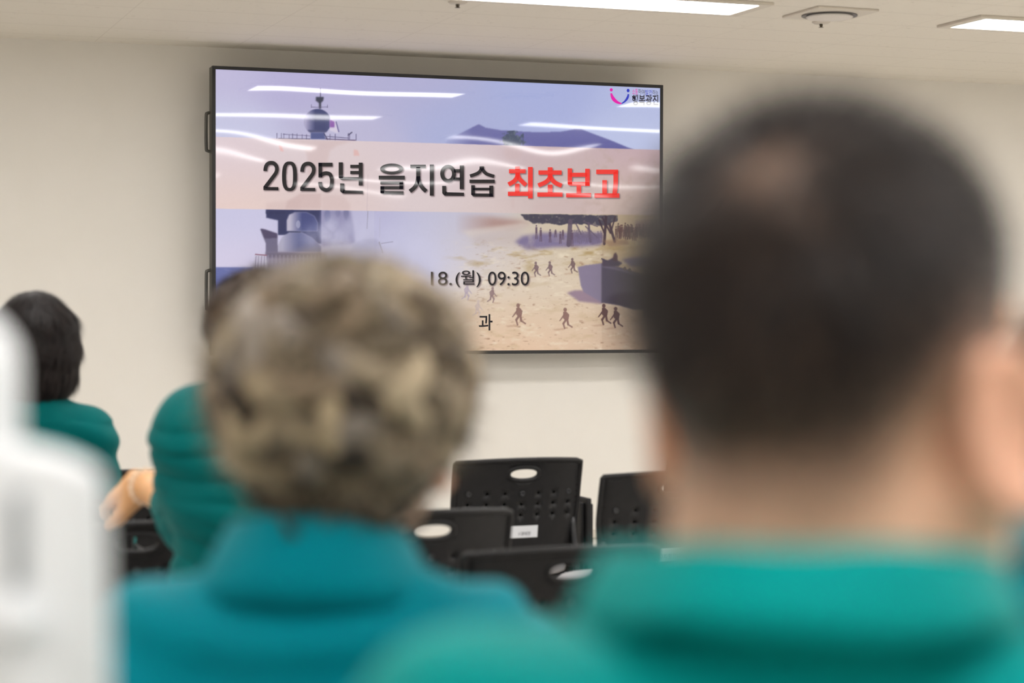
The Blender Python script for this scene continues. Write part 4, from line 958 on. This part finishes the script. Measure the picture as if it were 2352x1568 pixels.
# ---- the man behind her, brown hair, crumpled jacket, hand on the chair in front
hd = -.02
loc = place_person(600, 3.85, hd, (-.012, .02)); toL = lambda P_: tuple(rotz(-hd)@(np.array(P_)-np.array(loc)))
wr = toL(pix(335, 1118, 4.12)); tip = toL(pix(226, 1132, 4.32)); dv = np.array(tip)-np.array(wr)
lean = Person('man with brown hair, wrinkled dark teal jacket and one hand on a chair', loc, hd, 1.226, (-.012, .02), -.25, 0, 1.072, .144, 1.08, .06, 1.03, .006,
              {-1: {'el': (-.135, .10, .88), 'wr': wr, 'hd': tuple(dv), 'hu': (-.25, -.75, .55), 'curl': .42, 'sleeve': .45, 'hs': 1.28, 'side': -1}})
lean.body(dark_scalp, np.array(lin(212, 160, 112)))
def brown_cap(F):
    F.ell((0, -.015, .034), (.101, .116, .104), .02); F.ell((0, -.05, -.04), (.066, .05, .045), .03); F.ell((0, .12, -.04), (.074, .075, .10), .01, None, 'sub')
cap_hair(lean, brown_cap, col=(64, 44, 33), n=9000, length=.03, width=.0022, lift=.008, rough=.004, seed=4, base=.8)
def lean_folds(V):
    b_ = (V[:, 1] < .12)*ss(V[:, 2], .5, .6)*(1-ss(V[:, 2], 1.02, 1.09)); w_ = (V[:, 2]*1.0+.22*V[:, 0]+.012*vnoise(V*np.array([9, 9, 4]), 3))
    return -.012*b_*(1-np.abs(np.sin(w_*84+2.9*vnoise(V*np.array([5, 5, 9]), 11))))**2.5*(.75+.8*vnoise(V*np.array([6, 6, 10]), 13))+.004*b_*np.sin(w_*52+2*vnoise(V*6, 15))
lean.jacket(M_jk_deep, .030, lean_folds, .006, shoulder_pad=.02)
lean.collar(M_jk_deep, [(.098, .098, 1.105, 0, -.03), (.086, .092, 1.135, 0, -.03), (.078, .086, 1.158, 0, -.03), (.074, .082, 1.150, 0, -.03)], 'collar', lean.jk, .004, .003)
bm = bmesh.new(); d_ = dv/np.linalg.norm(dv); c0 = np.array(wr)-d_*.004+np.array((-.0, 0, 0)); t1 = np.cross(d_, (0, 0, 1.0)); t1 /= np.linalg.norm(t1); t2 = np.cross(t1, d_)
for i in range(16):
    a = 2*math.pi*i/16; p_ = c0+(t1*math.cos(a)+t2*math.sin(a))*.034
    r_ = bmesh.ops.create_uvsphere(bm, u_segments=10, v_segments=6, radius=.0068, matrix=Matrix.Translation(p_))
o = from_bm('bracelet', bm, M_bead, lean.root, True); o['label'] = 'pale bead bracelet'
lean.legs()

# ---- the woman with the dark bob at the left
hd = 0.0
bob = Person('woman with smooth dark bob hair and teal jacket at the far left before the wall', place_person(80, 5.2, hd), hd, 1.195, (0, .02), -.10, 0, .972, .130, 1.0, .052, .95, .007)
bob.body(dark_scalp)
def bob_cap(F):
    F.ell((0, -.016, .034), (.100, .118, .110), .03)
    for i in range(19):
        a = -2.0+4.0*i/18; c_, s_ = math.sin(a), -math.cos(a)
        for (x0_, z0_, r0_), (x1_, z1_, r1_) in (((.066, .045, .034), (.074, -.02, .033)), ((.074, -.02, .033), (.068, -.09, .028)), ((.074, -.09, .028), (.056, -.150, .012))):
            F.cap((x0_*c_, -.012+(x0_+.006)*s_, z0_), (x1_*c_, -.012+(x1_+.006)*s_, z1_), r0_, r1_, .035)
    F.ell((0, .13, -.06), (.07, .085, .125), .01, None, 'sub')
cap_hair(bob, bob_cap, col=(29, 22, 21), n=16000, length=.05, width=.0024, lift=.0003, rough=.0016, jit=.1, seed=8, var=.4, dirf=lambda P_: np.stack([P_[:, 0]*(12*np.clip(P_[:, 2]-.03, 0, 1)-5*(P_[:, 2] < .0)), P_[:, 1]*3*np.clip(P_[:, 2], 0, 1)*4, np.full(len(P_), -1.0)], -1))
def bob_folds(V): return .004*np.sin((V[:, 2]+.5*np.abs(V[:, 0]))*80+2*vnoise(V*7, 5))*(V[:, 2] < .99)
bob.jacket(M_jk_deep, .018, bob_folds, .007)
bob.collar(M_jk_deep, [(.098, .098, 1.0, 0, -.03), (.084, .09, 1.03, 0, -.03), (.074, .082, 1.052, 0, -.03), (.070, .078, 1.045, 0, -.03)], 'collar', bob.jk, .004, .003)
bob.legs()

# ---- the woman at the right edge
hd = -.1
edge = Person('person with long dark hair at the right edge, only a teal shoulder showing', place_person(2492, 3.0, hd), hd, 1.195, (0, .02), -.1, 0, 1.0, .165, 1.0, .053, .96, .008)
edge.body(dark_scalp)
def long_cap(F):
    F.ell((0, -.016, .034), (.096, .116, .110), .02)
    for i in range(19):
        a = -2.0+4.0*i/18; c_, s_ = math.sin(a), -math.cos(a)
        F.cap((.074*c_, -.01+.088*s_, .02), (.092*c_, -.02+.092*s_, -.10), .030, .028, .03); F.cap((.092*c_, -.02+.092*s_, -.10), (.096*c_, -.03+.10*s_, -.20), .028, .016, .03)
    F.ell((0, .13, -.06), (.07, .085, .125), .01, None, 'sub')
cap_hair(edge, long_cap, lo=(-.16, -.2, -.32), col=(46, 34, 30), n=9000, length=.08, width=.003, lift=.002, rough=.002, seed=9, var=.4)
edge.jacket(M_jk_blue, .022, bob_folds, .008)
edge.collar(M_jk_blue, [(.098, .098, 1.02, 0, -.03), (.084, .09, 1.05, 0, -.03), (.074, .082, 1.072, 0, -.03)], 'collar', edge.jk, .004, .003)
edge.legs()

# ---- the chairs they sit on
def seat_under(p, label):
    o = dup(chair0, (0, 0, 0)); hz = p.root.rotation_euler.z*.5; q = rotz(hz)@np.array((0, .035, 0))
    o.location = (p.root.location.x+q[0], p.root.location.y+q[1], 0); o.rotation_euler = (0, 0, hz); tag(o, label, 'chair', 'black stacking chairs in rows')
seat_under(man, 'black stacking chair the nearest short haired man sits on')
seat_under(curl, 'black stacking chair the curly haired woman sits on')
seat_under(lean, 'black stacking chair the man with the wrinkled jacket sits on')
seat_under(bob, 'black stacking chair the woman with the dark bob sits on')
seat_under(edge, 'black stacking chair the long haired person at the right edge sits on')

# ---- paper name stickers on two of the empty chairs
sticker(ch1, -.035, .063, .140, .180, '1대대장', -.005, .038, .147, .160, M_ink)
sticker(ch2, -.055, .055, .130, .170, '자치행정과', -.035, .035, .137, .153, M_ink)

# ---- white plastic stand close to the camera on the left
st = empty('white_stand', (*pix(100, 700, 1.0)[:2], 0), -YAW+.21)
tag(st, 'white plastic stand at the left edge, rounded column rising above a low body', 'stand')
sx = lambda x: (x-100)/F_PX
sz = lambda y: 1.3-(y-698)/F_PX
def prof(pts_, y0, y1, name, m, bev=.012):
    bm = bmesh.new(); f = bm.faces.new([bm.verts.new((sx(x), y0, sz(y))) for x, y in pts_])
    e_ = bmesh.ops.extrude_face_region(bm, geom=[f]); vs = [v for v in e_['geom'] if isinstance(v, bmesh.types.BMVert)]
    bmesh.ops.translate(bm, verts=vs, vec=(0, y1-y0, 0)); bmesh.ops.recalc_face_normals(bm, faces=bm.faces)
    bmesh.ops.bevel(bm, geom=list(bm.edges), offset=bev, segments=3, affect='EDGES', profile=.5)
    return from_bm(name, bm, m, st, True)
fl = 698+1.3*F_PX
prof([(-260, 1030), (48, 1030), (150, 1060), (212, 1086), (238, 1120), (246, 1300), (252, 1700), (270, fl), (-260, fl)], 0, .055, 'body', M_white, .006)
bm = bmesh.new(); add_lathe(bm, [(.034, .9), (.034, sz(705)-.034)]+[(.034*math.cos(a), sz(705)-.034+.034*math.sin(a)) for a in [math.pi/2*k/8 for k in range(1, 8)]]+[(.001, sz(705))], 32, Matrix.Translation((sx(-118), .095, 0)))
from_bm('column', bm, M_white, st, True)
bm = bmesh.new(); add_box(bm, (sx(-150), .05, .86), (sx(-90), .10, .94), .005); from_bm('bracket', bm, M_white, st)
prof([(22, 1130), (60, 1130), (60, 1350), (22, 1350)], -.0025, .004, 'slot_shade_panel', M_whitegrey, .001)  # raised grey panel painted as the shade of a recessed slot
bm = bmesh.new(); bmesh.ops.create_uvsphere(bm, u_segments=24, v_segments=14, radius=1.0, matrix=Matrix.Translation((sx(38), -.008, sz(1424))) @ Matrix.Diagonal((.0125, .014, .0105, 1)))
from_bm('knob', bm, M_white, st, True)
